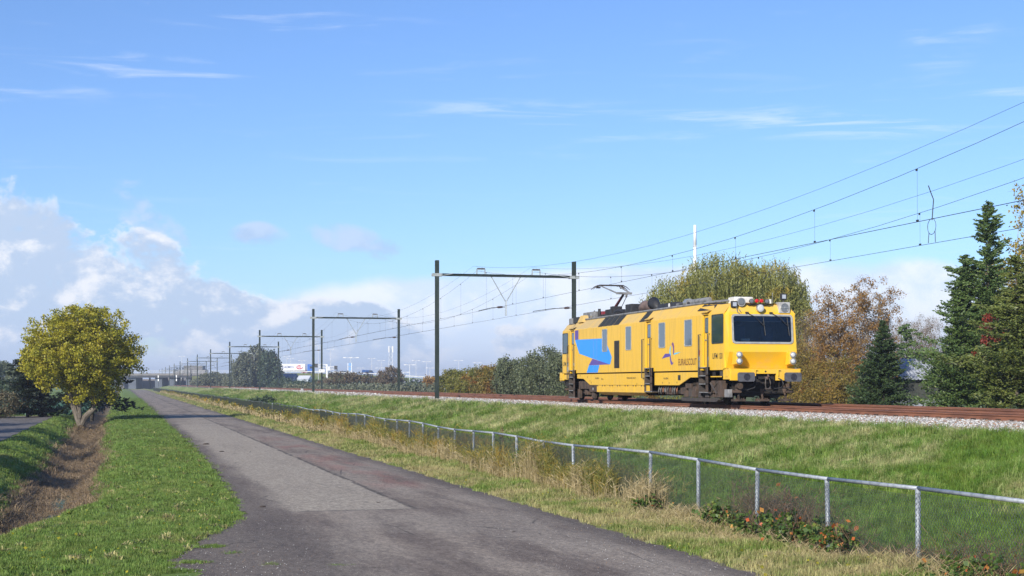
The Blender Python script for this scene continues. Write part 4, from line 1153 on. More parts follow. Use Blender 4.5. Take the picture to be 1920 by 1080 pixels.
for sg in (-1,):
    x0, x1 = sorted((sg * 1.18, sg * 1.36))
    # sensor rail and boxes on the front bogie, brown cases round the rear one
    mb = MB(); pr = [(1.05, .19), (1.3, .12), (4.9, .12), (5.0, .26), (1.05, .26)]; mb.loft([[(x0, y, z) for y, z in pr], [(x1, y, z) for y, z in pr]]); mb.build('sensor_rail', step_m, train)
    for k, (a, b, z0, z1) in enumerate(((4.4, 4.75, .28, .52), (3.95, 4.25, .28, .62), (3.45, 3.8, .28, .70), (2.9, 3.2, .26, .46), (1.6, 1.95, .28, .52), (2.15, 2.5, .28, .42), (4.0, 4.6, .62, .82))):
        mb = MB(); mb.box(x0 + .03, x1 - .02, a, b, z0, z1); mb.build('sensor_box', under if k % 2 == 0 else step_m, train, bevel=.015)
    mb = MB(); pr = [(.62, .30), (.62, .84), (.75, .93), (2.0, .93), (2.0, .46), (1.35, .46), (1.3, .30)]; mb.loft([[(x0 - .02, y, z) for y, z in pr], [(x1 - .03, y, z) for y, z in pr]]); mb.build('bogie_case', under, train)
    mb = MB(); mb.tube([(x0 - .03, 1.75, .84), (x0 - .03, 1.1, .42)], .05, 6); mb.tube([(x0 - .03, 1.15, .84), (x0 - .03, 1.75, .42)], .03, 6); mb.build('damper', step_m, train)
    mb = MB(); mb.box(x0, x1, .12, .50, .30, .60); mb.build('cabinet', grey_m, train, bevel=.02)
    for (a, b, z0, z1) in ((17.4, 19.0, .55, .93), (16.45, 17.3, .40, .74), (16.5, 16.9, .12, .4), (18.9, 19.2, .1, .55)):
        mb = MB(); mb.box(x0, x1 - .02, a, b, z0, z1); mb.build('bogie_case', under, train, bevel=.02)
    mb = MB(); mb.tube([(-1.3, 16.5, .56), (-1.42, 16.5, .56)], .07, 10); mb.build('filler_cap', alu, train)
mb = MB(); mb.tube([(-1.1, 21.6, .9), (-1.15, 21.9, .8)], .1, 8); mb.box(-1.25, -.9, 21.2, 21.6, .7, 1.0); mb.build('cabinet', under_d, train)

# printed graphics on the near side
def decal(name, pts, m_, off=.0025):
    mb = MB(); mb.poly([(-HW - off, y, z) for y, z in pts]); return mb.build(name, m_, train)
decal('blue_stripe', [(19.4, 2.99), (15.0, 2.93), (14.62, 2.90), (14.28, 2.60), (13.61, 2.03), (13.86, 1.69), (16.5, 2.01), (18.69, 2.29)], BLU)
decal('purple_square', [(19.4, 3.45), (18.82, 3.45), (18.82, 2.99), (19.4, 2.99)], PUR, .0032)
decal('purple_band', [(17.11, 1.70), (13.86, 1.70), (16.55, 2.00)], PUR, .0045)
decal('blue_stripe', [(17.11, 1.695), (15.46, 1.69), (15.73, 1.34), (17.48, 1.34)], BLU)
def sidept(x, y, sc_=15.43, ox=1230, oy=630):
    px_, py_ = ox + x / sc_, oy + y / sc_
    d = 2800 * 21.72 / ((px_ - 232) * .9678); Yw = (d - 21.72 * .2516) / .9678
    return Yw - TY0, CAM_Z - (py_ - 719) * d / 2800 - RAIL_Z
def logo(name, pts, m_, off): decal(name, [sidept(*q) for q in pts], m_, off)
logo('emblem_ribbon', [(445, 235), (478, 180), (508, 210), (525, 300), (527, 470), (508, 545), (494, 520), (495, 420), (482, 300)], LOGOV, .003)
logo('emblem_ribbon', [(440, 262), (405, 330), (388, 430), (385, 500), (430, 570), (436, 545), (418, 470), (424, 360)], LOGOB, .004)
logo('emblem_ribbon', [(165, 662), (262, 512), (388, 508), (420, 560), (432, 630), (442, 700), (470, 765), (512, 770), (455, 845), (425, 805), (405, 700), (398, 595), (290, 620)], PUR, .003)
logo('emblem_ribbon', [(505, 548), (535, 492), (715, 462), (620, 515)], LOGOB, .0045)
def lettering(txt, y_right_start, z0, height, width, m_, parent=train, name='lettering', X=-HW - .004, ext=.0):
    c = bpy.data.curves.new('txt', 'FONT'); c.body = txt; c.size = 1; c.offset = .012
    o = bpy.data.objects.new('txt', c); col.objects.link(o)
    bpy.context.view_layer.update()
    me = bpy.data.meshes.new_from_object(o.evaluated_get(bpy.context.evaluated_depsgraph_get()))
    bpy.data.objects.remove(o)
    n = len(me.vertices); co = np.empty(n * 3, np.float32); me.vertices.foreach_get('co', co); co = co.reshape(-1, 3)
    mn, mx_ = co.min(0), co.max(0)
    u = (co[:, 0] - mn[0]) / (mx_[0] - mn[0]) * width; v = (co[:, 1] - mn[1]) / (mx_[1] - mn[1]) * height
    new = np.stack([np.full(n, X), y_right_start - u, z0 + v], -1)
    me.vertices.foreach_set('co', new.astype(np.float32).ravel()); me.update()
    return link_mesh(name, me, m_, parent)
lettering('EURAILSCOUT', 5.08, 1.545, .27, 1.98, brown_txt)
lettering('UFM 120', 1.47, 1.75, .22, .98, black_txt)
lettering('UFM 120', 21.45, 1.70, .22, .95, black_txt)
lettering('99 84 9181 120-7', 11.5, 1.03, .07, 1.2, black_txt)
lettering('NL-ESH', 16.1, 1.04, .07, .5, black_txt)
lettering('23 t', 15.2, 1.0, .07, .3, black_txt)
lettering('NL-ESH', 6.8, 1.0, .07, .5, black_txt)
for yy in (18.7, 16.35, 15.86, 12.35, 9.15, 8.3, 3.1, 20.35):     # panel joints
    mb = MB(); mb.box(-HW - .0035, -HW - .001, yy, yy + .012, 1.34, 3.46); mb.build('panel_joint', worn('joint', (.35, .22, .03), (.25, .16, .04), 4, .6), train)

# roof equipment
for sg in (-1, 1):
    mb = MB(); mb.tube([(sg * 1.0, 3.5, 3.99), (sg * 1.0, 20.1, 3.99)], .05, 6); mb.build('gutter', grey_m, train)
mb = MB(); mb.box(-.9, .9, 3.6, 20.0, 3.955, 4.03); mb.build('roof_deck', black_m, train)
mb = MB(); mb.poly([(-1.43 + .43 * .35, 1.75, 3.47 + .36 * .4), (-1.43 + .43 * .35, 3.4, 3.47 + .48 * .4), (-1.0, 3.4, 3.90), (-1.1, 1.75, 3.84)])
mb.v = [(x - .012, y, z + .012) for x, y, z in mb.v]
mb.build('roof_recess', black_m, train)
mb = MB(); mb.tube([(-1.0, 3.5, 3.99), (-.98, .9, 3.95)], .035, 6); mb.tube([(-.9, 3.5, 4.03), (-.85, .7, 4.0)], .03, 6); mb.build('roof_rail', grey_m, train)
def rbox(name, x0, x1, y0, y1, z0, z1, m_, bev=.02):
    mb = MB(); mb.box(x0, x1, y0, y1, z0, z1); return mb.build(name, m_, train, bevel=bev)
rbox('air_conditioner', -.98, -.2, .45, 1.05, 3.84, 4.08, white_m, .04)
rbox('roof_box', -.9, .2, 5.2, 6.4, 4.0, 4.14, black_m)
mb = MB(); mb.tube([(-.78, 3.4, 4.12), (-.78, 5.3, 4.12)], .115, 14); mb.build('silencer', grey_m, train)
mb = MB(); mb.disc((-.78, 5.85, 4.12), (0, -1, 0), .17, .35, 16); mb.build('horn', chrome, train)
mb = MB(); mb.loft([[(-.85, 6.8, 4.03), (-.2, 6.8, 4.03), (-.2, 9.3, 4.03), (-.85, 9.3, 4.03)], [(-.8, 7.0, 4.24), (-.25, 7.0, 4.24), (-.25, 9.1, 4.24), (-.8, 9.1, 4.24)]]); mb.build('roof_box', black_m, train)
mb = MB(); mb.disc((-.84, 7.7, 4.12), (-1, 0, 0), .09, .02, 12); mb.build('cap', white_m, train)
rbox('roof_box', -.85, -.3, 5.9, 6.9, 4.03, 4.16, grey_m)
rbox('resistor_box', -.75, -.15, 12.9, 13.7, 4.03, 4.46, black_m)
# domed silencer and flared exhaust scoop
mb = MB(); mb.tube([(-.45, 12.2, 4.03), (-.45, 12.1, 4.2), (-.45, 11.8, 4.28), (-.45, 11.2, 4.28), (-.45, 11.0, 4.2)], [.15, .22, .27, .24, .16], 16); mb.build('silencer', brownp, train, smooth=True)
mb = MB(); mb.tube([(-.4, 10.9, 4.05), (-.4, 10.6, 4.22)], .18, 14); q = mb.build('exhaust', rustm, train, smooth=True)
mb = MB(); mb.tube([(-.5, 9.9, 4.08), (-.5, 10.25, 4.25), (-.5, 10.6, 4.38)], [.12, .2, .28], 18); mb.build('cowl', black_m, q, smooth=True)
# rear roof gear
rbox('roof_box', -1.1, -.2, 20.9, 21.55, 3.82, 4.13, grey_m); rbox('roof_box', -1.1, -.6, 19.9, 20.8, 3.86, 4.16, black_m)
mb = MB(); mb.loft([[(-1.2, 18.95, 3.86), (-.8, 18.95, 3.86), (-.8, 19.75, 3.86), (-1.2, 19.75, 3.86)], [(-1.08, 19.1, 4.2), (-.85, 19.1, 4.2), (-.85, 19.6, 4.2), (-1.08, 19.6, 4.2)]]); mb.build('roof_scoop', YEL, train)
rbox('roof_box', -.7, .3, 18.6, 20.4, 4.0, 4.38, grey_m)
mb = MB(); mb.disc((-.72, 18.9, 4.15), (-1, 0, 0), .15, .05, 14); mb.build('cap', chrome, train)
# pantograph
pg = MB(); pg.box(-.55, .55, 15.4, 18.3, 4.13, 4.19)
pn = pg.build('pantograph', black_m, train)
for (x, y) in ((-.5, 15.6), (.5, 15.6), (-.5, 18.1), (.5, 18.1)):
    mb = MB()
    for k in range(4): mb.tube([(x, y, 4.03 + k * .028), (x, y, 4.05 + k * .028)], .07, 10)
    mb.tube([(x, y, 4.02), (x, y, 4.14)], .035, 8); mb.build('insulator', insul, pn)
mb = MB(); mb.box(-.35, .35, 16.9, 17.9, 4.19, 4.42); mb.box(-.22, .22, 17.0, 17.5, 4.42, 4.56); mb.tube([(-.45, 18.5, 4.1), (-.45, 18.5, 4.5)], .07, 10); mb.tube([(-.45, 18.5, 4.28), (-.45, 19.3, 4.28)], .03, 6); mb.cbox((-.45, 19.3, 4.33), (.05, .05, .25)); mb.tube([(-.3, 15.2, 4.2), (-.3, 15.9, 4.3), (-.3, 16.6, 4.22)], [.08, .1, .08], 8); mb.build('base_gear', black_m, pn)
mb = MB(); mb.box(-.45, -.2, 17.95, 18.25, 4.19, 4.36); mb.build('motor', mat('motor_red', (.2, .02, .03), .5)[0], pn)
redarm = worn('arm_maroon', (.10, .018, .02), (.05, .02, .02), 4, .5)
KN = (0, 16.05, 5.13); HD = 5.66
mb = MB(); mb.tube([(0, 17.55, 4.45), KN], [.075, .055], 8); mb.build('lower_arm', redarm, pn)
mb = MB(); mb.tube([(.1, 16.9, 4.4), (.1, 15.95, 5.0)], .018, 6); mb.build('guide_rod', black_m, pn)
mb = MB(); mb.cbox(KN, (.75, .16, .10)); mb.tube([(.1, 16.0, 5.1), (.1, 16.05, 4.92)], [.07, .04], 8); mb.build('knuckle', grey_m, pn)
hy = 18.15
for sg in (-1, 1):
    mb = MB(); mb.tube([(sg * .34, KN[1], KN[2]), (sg * .45, hy - .05, HD - .08)], [.04, .028], 7); mb.build('upper_arm', grey_m, pn)
for dy_ in (-.17, .17):
    mb = MB(); mb.tube([(-.95, hy + dy_, HD - .24), (-.78, hy + dy_, HD - .1), (-.6, hy + dy_, HD - .02), (.6, hy + dy_, HD - .02), (.78, hy + dy_, HD - .1), (.95, hy + dy_, HD - .24)], [.012, .022, .028, .028, .022, .012], 6)
    mb.build('contact_strip', step_m, pn)
mb = MB()
for sx in (-.6, -.4, .4, .6): mb.tube([(sx, hy - .17, HD - .05), (sx, hy + .17, HD - .05)], .02, 5)
for sx in (-.62, .62): mb.cbox((sx, hy, HD - .13), (.16, .24, .08))
mb.build('head_frame', step_m, pn)
# lamps on the front roof
def lamp_round(x, y, z, r, depth_, name='floodlight', lens=lens_m, body=chrome, inner=True):
    mb = MB(); mb.tube([(x, y + depth_, z), (x, y + depth_ * .35, z), (x, y, z)], [r * .6, r, r], 20); q = mb.build(name, body, train)
    mb = MB(); mb.disc((x, y - .001, z), (0, -1, 0), r * .86, .012, 20, r * .5); mb.build('lens', lens, q, smooth=False); return q
glassy = mat('lamp_glass_dark', (.12, .13, .14), .06, 0, .9)[0]
lamp_round(-.80, .18, 3.87, .165, .25, body=alu, lens=glassy)
def led(x, y, z, s=.12):
    mb = MB(); mb.box(x - s, x + s, y, y + .12, z - s, z + s); q = mb.build('work_light', black_m, train, bevel=.015)
    mb = MB(); mb.box(x - s * .62, x + s * .62, y - .006, y - .001, z - s * .62, z + s * .62); mb.build('lens', mat('led_lens', (.35, .38, .43), .3)[0], q)
led(-1.08, .16, 3.78); led(.98, .30, 4.10)
mb = MB(); mb.tube([(.98, .36, 3.86), (.98, .36, 4.0)], .03, 6); mb.build('lamp_stem', black_m, train)
bx = rbox('spotlight_box', .70, 1.14, .12, .45, 3.47, 3.88, alu, .012)
mb = MB(); mb.disc((.92, .119, 3.675), (0, -1, 0), .165, .012, 24); q = mb.build('lens', glassy, bx)
mb = MB(); mb.tube([(.92 + .16 * math.cos(k * PI / 12), .10, 3.675 + .16 * math.sin(k * PI / 12)) for k in range(25)], .012, 5); mb.cbox((.92, .10, 3.675), (.3, .012, .015)); mb.disc((.92, .10, 3.675), (0, -1, 0), .035, .02, 10); mb.build('lens_ring', chrome, bx)
mb = MB(); mb.box(-.52, .30, .20, .30, 3.76, 3.79); mb.build('lamp_bar', black_m, train)
lamp_round(-.42, .1, 3.90, .09, .14, 'marker_lamp', glassy, step_m); lamp_round(.20, .1, 3.90, .09, .14, 'marker_lamp', glassy, step_m)
for x in (-.21, -.02): lamp_round(x, .1, 3.915, .07, .12, 'tail_lamp', redl, redl)
mb = MB(); mb.box(.31, .38, .12, .2, 3.82, 3.98); mb.build('marker_plate', white_m, train)
lamp_round(-.10, .02, 3.64, .145, .28, 'headlight', lens_m, chrome)
mb = MB(); mb.tube([(.56, .4, 3.8), (.55, .4, 4.25)], .012, 5); mb.build('aerial', grey_m, train)
mb = MB(); mb.tube([(-1.0, .2, 3.72), (-1.0, .12, 3.5), (-.92, .08, 3.44), (-.88, .08, 3.52), (-.95, .1, 3.6)], .014, 5); mb.build('cable', grey_m, train)

# ================================================================== vegetation builders
def quads(c, u, v):
    """diamond leaves: centres c, half axes u and v"""
    n = len(c)
    V = np.stack([c - u, c + v, c + u, c - v], 1).reshape(-1, 3)
    return V, np.arange(n * 4).reshape(n, 4)
def unit(n):
    v = rng.normal(0, 1, (n, 3)); return v / np.linalg.norm(v, axis=1, keepdims=True)
def leaves(c, size, aspect=.6, droop=0.0, flat=0.0):
    n = len(c); u = unit(n)
    if droop: u[:, 2] = u[:, 2] * (1 - droop) - droop * 1.3; u /= np.linalg.norm(u, axis=1, keepdims=True)
    if flat: u[:, 2] *= (1 - flat); u /= np.linalg.norm(u, axis=1, keepdims=True)
    w_ = unit(n); v = np.cross(u, w_); v /= np.linalg.norm(v, axis=1, keepdims=True) + 1e-9
    s = size * rng.uniform(.6, 1.35, (n, 1))
    return quads(c, u * s * .5, v * s * .5 * aspect)
def clumps(cen, per, rad, sq=(1, 1, 1)):
    n = len(cen)
    off = unit(n * per) * (rng.uniform(0, 1, (n * per, 1)) ** .6) * rad * np.array(sq)
    return np.repeat(cen, per, 0) + off
def crown_pts(blobs, n, shell=.55):
    """points inside ellipsoids (x, y, z, rx, ry, rz), more of them near the surface"""
    vol = np.array([b[3] * b[4] * b[5] for b in blobs]) ** .75; vol /= vol.sum()
    out = []
    for b, k in zip(blobs, (vol * n).astype(int) + 1):
        u = unit(k); r = rng.uniform(shell ** 2, 1, (k, 1)) ** .5 * rng.uniform(.82, 1.08, (k, 1))
        out.append(np.array(b[:3]) + u * r * np.array(b[3:]))
    return np.concatenate(out)
def limbs(mb, root, pts, r0, fork_z, lean=.25, n=5):
    for p in pts:
        p = np.array(p, float); root_ = np.array(root, float)
        f = np.array([root_[0] + (p[0] - root_[0]) * .08, root_[1] + (p[1] - root_[1]) * .08, root_[2] + fork_z * rng.uniform(.8, 1.1)])
        m1 = f + (p - f) * .4 + np.array([rng.normal(0, .12), rng.normal(0, .12), .12 * abs(p[2] - f[2])])
        m2 = f + (p - f) * .72 + rng.normal(0, .12, 3)
        mb.tube([f, m1, m2, p], [r0 * .5, r0 * .3, r0 * .17, .012], n)
def twigs(cen, length, r, n):
    """thin bare twigs as slim quads"""
    idx = rng.integers(0, len(cen), n); c = cen[idx] + rng.normal(0, .15, (n, 3))
    u = unit(n); u[:, 2] = np.abs(u[:, 2]); w_ = unit(n); v = np.cross(u, w_)
    L_ = length * rng.uniform(.5, 1.3, (n, 1))
    return quads(c, u * L_ * .5, v * r)
def joinq(*parts):
    vs, fs, o = [], [], 0
    for V, F in parts: vs.append(V); fs.append(F + o); o += len(V)
    return np.concatenate(vs), np.concatenate(fs)
def tree(name, label, base, blobs, n_cl, per, leaf, rad, lm, bm, trunk_r, fork=1.5, group=None, cat='tree', stems=None, n_limb=14, shell=.55, asp=.65, droop=0, sq=(1, 1, .8), ntw=0, twl=.6):
    e = empty(name, base, 0, label, cat, group)
    cen = crown_pts(blobs, n_cl, shell)
    mb = MB()
    if stems is None: stems = [[(0, 0, -.2), (.02, 0, fork * .5), (.05, 0, fork)]]
    for st in stems: mb.tube(st, [trunk_r * (1.15 - .5 * k / (len(st) - 1)) for k in range(len(st))], 8)
    tops = [np.array(st[-1]) for st in stems]
    pick = cen[rng.choice(len(cen), min(n_limb, len(cen)), False)]
    for q in pick:
        tp = tops[int(np.argmin([np.linalg.norm(tt - q) for tt in tops]))]
        m1 = tp + (q - tp) * .35 + rng.normal(0, .1, 3) + np.array([0, 0, .08 * np.linalg.norm(q - tp)])
        m2 = tp + (q - tp) * .7 + rng.normal(0, .12, 3)
        mb.tube([tp - np.array([0, 0, .05]), m1, m2, q], [trunk_r * .48, trunk_r * .28, trunk_r * .14, .008], 5)
        for _ in range(3):
            q2 = cen[rng.integers(len(cen))]
            if np.linalg.norm(q2 - m2) < 2.2 * max(1, trunk_r * 5): mb.tube([m2, (m2 + q2) / 2 + rng.normal(0, .08, 3), q2], [trunk_r * .13, trunk_r * .08, .006], 4)
    mb.build('trunk', bm, e)
    c = clumps(cen, per, rad, sq)
    link_mesh('crown', fast_mesh('crown', *leaves(c, leaf, asp, droop)), lm, e)
    if ntw: link_mesh('twigs', fast_mesh('twigs', *twigs(cen, twl, .005, ntw)), M['brown_stalk'], e)
    return e
def willow(name, label, base, blobs, n_str, lm, bm, group=None, slen=(1.2, 3.2), leaf=.27, step_=.13, trunk_r=.35):
    e = empty(name, base, 0, label, 'tree', group)
    cen = crown_pts(blobs, n_str, .7); cen = cen[cen[:, 2] > min(b[2] for b in blobs) - .6]
    out = []
    for c in cen:
        L_ = min(rng.uniform(*slen), c[2] - .4); k = max(3, int(L_ / step_)); f = np.linspace(0, 1, k)[:, None]
        dirx = rng.normal(0, .18, 2)
        p = c + np.concatenate([dirx[0] * np.sin(f * 2), dirx[1] * np.sin(f * 2), -f * L_], 1)
        out.append(p + rng.normal(0, .045, p.shape))
    pts = np.concatenate(out)
    mb = MB(); mb.tube([(0, 0, -.2), (.1, 0, 1.5), (.05, 0, 2.6)], [trunk_r * 1.2, trunk_r, trunk_r * .85], 9)
    pick = cen[rng.choice(len(cen), 22, False)]
    for q in pick:
        tp = np.array([.05, 0, 2.5]); mb.tube([tp, tp + (q - tp) * .4 + [0, 0, .8], tp + (q - tp) * .75 + [0, 0, .5], q], [trunk_r * .5, trunk_r * .28, trunk_r * .12, .02], 5)
    mb.build('trunk', bm, e)
    link_mesh('crown', fast_mesh('crown', *leaves(pts, leaf, .26, .72)), lm, e)
    return e
def conifer(name, label, base, H, prof, nb, lm, bm, leaf=.16, per_m=34, droop=.12, spread=.16, lobes=(), group=None, trunk_r=.14, z0=.3, up=.0, ragged=.45):
    """branches leave the stem in all directions; prof(f) gives their length at the height f*H"""
    e = empty(name, base, 0, label, 'tree', group)
    mb = MB(); mb.tube([(0, 0, -.2), (.03, .02, H * .4), (0, 0, H * .97)], [trunk_r, trunk_r * .6, .012], 7)
    cs, us = [], []
    for i in range(nb):
        f = (z0 / H) + (1 - z0 / H) * rng.uniform(0, 1) ** .92
        L_ = prof(f) * (1 + rng.normal(0, ragged)); L_ = max(L_, .12)
        a = rng.uniform(0, 2 * PI); dv = np.array([math.cos(a), math.sin(a)])
        if ragged > .3 and math.sin(a * 2.0 + f * H * 2.3 + H) + .6 * math.sin(a * 5 - f * H * 4.1) < -1.2: continue
        L_ *= 1 + .30 * math.sin(a * 2 + f * H * 1.7) * math.sin(f * H * 2.9 + a)
        z = f * H; k = max(4, int(L_ * per_m)); s = rng.uniform(.12, 1, k) ** .8
        zz = z + up * L_ * s - droop * L_ * s ** 2 + .10 * L_ * s ** 4
        w_ = spread * (1 - .55 * s) * max(.6, min(L_, 2.2))
        c = np.stack([dv[0] * L_ * s, dv[1] * L_ * s, zz], -1) + rng.normal(0, 1, (k, 3)) * w_[:, None] * np.array([1, 1, .45])
        cs.append(c); u = np.repeat([[dv[0], dv[1], up - .2]], k, 0) + rng.normal(0, .45, (k, 3)); us.append(u)
        if i % 4 == 0: mb.tube([(0, 0, z), (dv[0] * L_ * .5, dv[1] * L_ * .5, z + up * L_ * .5 - droop * L_ * .25), (dv[0] * L_ * .9, dv[1] * L_ * .9, z + up * L_ * .9 - droop * L_ * .8)], [.03, .018, .006], 4)
    c = np.concatenate(cs); u = np.concatenate(us); u /= np.linalg.norm(u, axis=1, keepdims=True)
    v = np.cross(u, unit(len(u))); v /= np.linalg.norm(v, axis=1, keepdims=True) + 1e-9
    s = leaf * rng.uniform(.6, 1.3, (len(c), 1))
    mb.build('trunk', bm, e)
    link_mesh('crown', fast_mesh('crown', *quads(c, u * s * .5, v * s * .19)), lm, e)
    return e
def at(px, py, X, z=None):
    """ground point seen at column px on the line X = const"""
    k = (px - 232) * .9678 / 2800
    d = X / k; Yw = (d - X * .2516) / .9678
    return X, Yw, d

# ------------------------------------------------------------------ left side
tree('ash_tree', 'round yellow green tree with forked grey trunk on the ditch bank', (-2.95, 108.5, -.15),
     [(.0, 0, 5.2, 4.1, 3.8, 3.1), (-1.7, 0, 3.8, 2.3, 2.2, 1.7), (.2, 0, 6.9, 2.8, 2.6, 1.4), (2.2, 0, 4.6, 2.2, 2, 2.0), (-.5, 0, 4.7, 3.9, 3.6, 2.4), (.5, 0, 4.2, 3.6, 3.2, 2.0), (.2, 0, 2.5, 1.6, 1.6, 1.4), (1.9, .5, 2.4, 1.2, 1.2, 1.1)], 1350, 60, .155, .42, M['ash_leaf'], M['bark_pale'], .2,
     stems=[[(0, 0, -.2), (-.25, 0, .5), (-.62, .1, 1.6), (-.85, .1, 2.9), (-1.0, .2, 4.2)], [(.05, 0, -.2), (.35, 0, .35), (.95, 0, .95), (.85, -.1, 1.7), (.9, 0, 2.6), (1.5, .1, 4.2)], [(-.1, 0, .2), (-.15, .3, 1.6), (.1, .4, 3.6)]], n_limb=46, shell=.35, ntw=4200, twl=1.0)
conifer('evergreen_tree', 'low dark evergreen with drooping boughs, right behind the yellow green tree', (-2.3, 116, -.1), 5.4, lambda f: 2.9 * (1 - f) ** .5 + .2, 110, M['dark_leaf'], M['bark_dark'], leaf=.34, per_m=26, droop=.34, z0=1.1)
conifer('evergreen_tree', 'tall dark columnar conifer behind the left of the yellow green tree', (-6.9, 116, 0), 5.0, lambda f: 1.15 * (1 - f) ** .45 + .1, 230, M['dark_leaf'], M['bark_dark'], leaf=.24, per_m=44, droop=.05, z0=.1)
conifer('evergreen_tree', 'dark conifer standing just right of the tall columnar conifer', (-5.9, 117.5, 0), 3.7, lambda f: .95 * (1 - f) ** .4 + .1, 170, M['dark_leaf'], M['bark_dark'], leaf=.24, per_m=44, droop=.05, z0=.1)
tree('bush', 'brownish rounded bush at the left edge beside the dark conifer', (-8.6, 113.5, 0), [(0, 0, 1.0, 1.6, 1.4, 1.1), (-2.0, 0, .9, 1.4, 1.3, 1.0)], 170, 40, .13, .42, M['brown_leaf'], M['bark_dark'], .06, .4, cat='bush', n_limb=16)
# trees of the yard left of the driveway: their shade falls over the ditch bank
for k, (x, y, h_, w_) in enumerate(((-12.5, 44, 7.5, 2.6), (-13, 52, 6.5, 2.4), (-13.5, 62, 8.0, 3.0), (-15, 74, 8.5, 3.2), (-12, 35, 5.6, 2.0), (-16.5, 86, 8, 3))):
    tree('garden_tree', ['garden tree left of the driveway, beyond the picture edge', 'smaller garden tree beside the driveway, beyond the edge', 'broad garden tree left of the driveway, beyond the edge', 'tall garden tree farther along the driveway, beyond the edge', 'lowest garden tree by the driveway, beyond the edge', 'farthest garden tree on the left, beyond the edge'][k], (x, y, 0), [(0, 0, h_ * .58, w_, w_, h_ * .42)], 170, 26, .3, .6, M['far_green'], M['bark'], .16, h_ * .25, n_limb=10, group='garden trees left of the driveway')
# kale field: rows of leafy plants
e_pts = []
for r_ in range(26):
    y = 124 + r_ * 1.9
    n = 60; X = np.linspace(-19, -3.6, n) + rng.normal(0, .12, n); e_pts.append(np.stack([X, np.full(n, y) + rng.normal(0, .2, n), np.full(n, .35 + .15 * math.sin(r_)) + .012 * r_], -1))
cen = np.concatenate(e_pts)
link_k = link_mesh('kale_plants', fast_mesh('kale_plants', *leaves(clumps(cen, 16, .42, (1, 1, .7)), .34, .7, 0, .2)), M['kale']); tag(link_k, kind='stuff')
tree('tree', 'dark green tree beyond the kale field', (-13.5, 200, 0), [(0, 0, 1.5, 4.6, 3, 1.4)], 150, 36, .3, .8, M['far_green'], M['bark_dark'], .12, .8, n_limb=10)
for k, (px_, d_, h_, w_) in enumerate(((8, 300, 6.8, 3.0), (38, 290, 6.0, 2.6), (66, 310, 4.3, 2.4), (-25, 280, 7.5, 3.2))):
    X, Y = xy_at(px_, d_)
    tree('tree', ['hazy grey green tree at the far left edge', 'hazy rounded tree between the left edge and the dark conifer', 'low hazy tree just left of the dark conifer', 'hazy tree beyond the left edge'][k], (X, Y, 0), [(0, 0, h_ * .58, w_, w_, h_ * .42)], 120, 40, .42, .9, M['grey_willow_leaf'], M['bark_dark'], .15, h_ * .25, n_limb=8, group='hazy trees on the far left')  # part of the haze on these trees is put into the pale leaf colour

# ------------------------------------------------------------------ behind the railway, left of the vehicle
def gx(px, X): a_ = at(px, 0, X); return a_[0], a_[1], a_[2]
for k, (px_, X, h_, w_, lm) in enumerate(((842, 38, 4.0, 1.5, 'hedge_leaf'), (858, 38, 3.9, 1.4, 'hedge_leaf'), (875, 38, 3.8, 1.4, 'hedge_leaf'), (890, 38.5, 4.3, 1.3, 'hedge_leaf'), (906, 38, 4.1, 1.4, 'shrub_leaf'), (922, 38, 4.3, 1.3, 'shrub_leaf'))):
    X, Y, d = gx(px_, X)
    tree('poplar_bush', ['leftmost yellow green bush, right beside the near mast base', 'second yellow green bush right of the near mast', 'third yellow green bush in the row behind the track', 'taller olive bush in the middle of the row', 'orange brown bush fourth before the grey willows', 'orange brown bush touching the grey willows'][k],
         (X, Y, .2), [(0, 0, h_ * .5, w_ * 1.15, 1.6, h_ * .5), (.3, .5, h_ * .72, w_ * .8, 1.2, h_ * .27)], 150, 34, .19, .42, M[lm], M['bark_dark'], .05, .5, cat='bush', n_limb=12, ntw=150, sq=(1, 1, 1.1))
for k, (px_, X, h_, w_) in enumerate(((948, 39, 5.3, 1.7), (968, 40, 5.0, 1.5), (998, 39, 5.6, 1.8), (1025, 40, 6.1, 2.1), (1052, 39, 5.4, 1.8), (1085, 40, 4.6, 1.8), (1120, 40, 4.0, 1.8))):
    X, Y, d = gx(px_, X)
    tree('grey_willow', ['leftmost pointed grey green willow, next to the orange brown bushes', 'slim grey willow in the dip between two bigger ones', 'grey green willow, third from the left', 'tallest grey green willow of the row behind the track', 'grey green willow right behind the rear end of the yellow vehicle', 'willow hidden mostly behind the yellow vehicle', 'low willow seen under the floor of the yellow vehicle'][k],
         (X, Y, .2), [(0, 0, h_ * .48, w_, 1.9, h_ * .46), (.2, 0, h_ * .7, w_ * .65, 1.2, h_ * .3)], 230, 40, .17, .42, M['grey_willow_leaf'], M['bark_dark'], .08, .8, n_limb=18, droop=-.5, ntw=500, twl=.8, sq=(1, 1, 1.3))
# bushes seen under the vehicle and beside it
for k, (px_, X, h_) in enumerate(((1100, 36, 1.9), (1165, 36, 1.7), (1225, 36, 1.8), (1290, 36, 1.9))):
    X, Y, d = gx(px_, X)
    tree('bush', ['low yellow green bush behind the rear bogie', 'low bush seen beneath the belly of the vehicle', 'low bush glimpsed under the middle of the vehicle', 'low bush glimpsed left of the front bogie'][k], (X, Y, .25), [(0, 0, h_ * .5, 2.0, 1.0, h_ * .5)], 70, 36, .13, .4, M['hedge_leaf'], M['bark_dark'], .03, .3, cat='bush', n_limb=5)

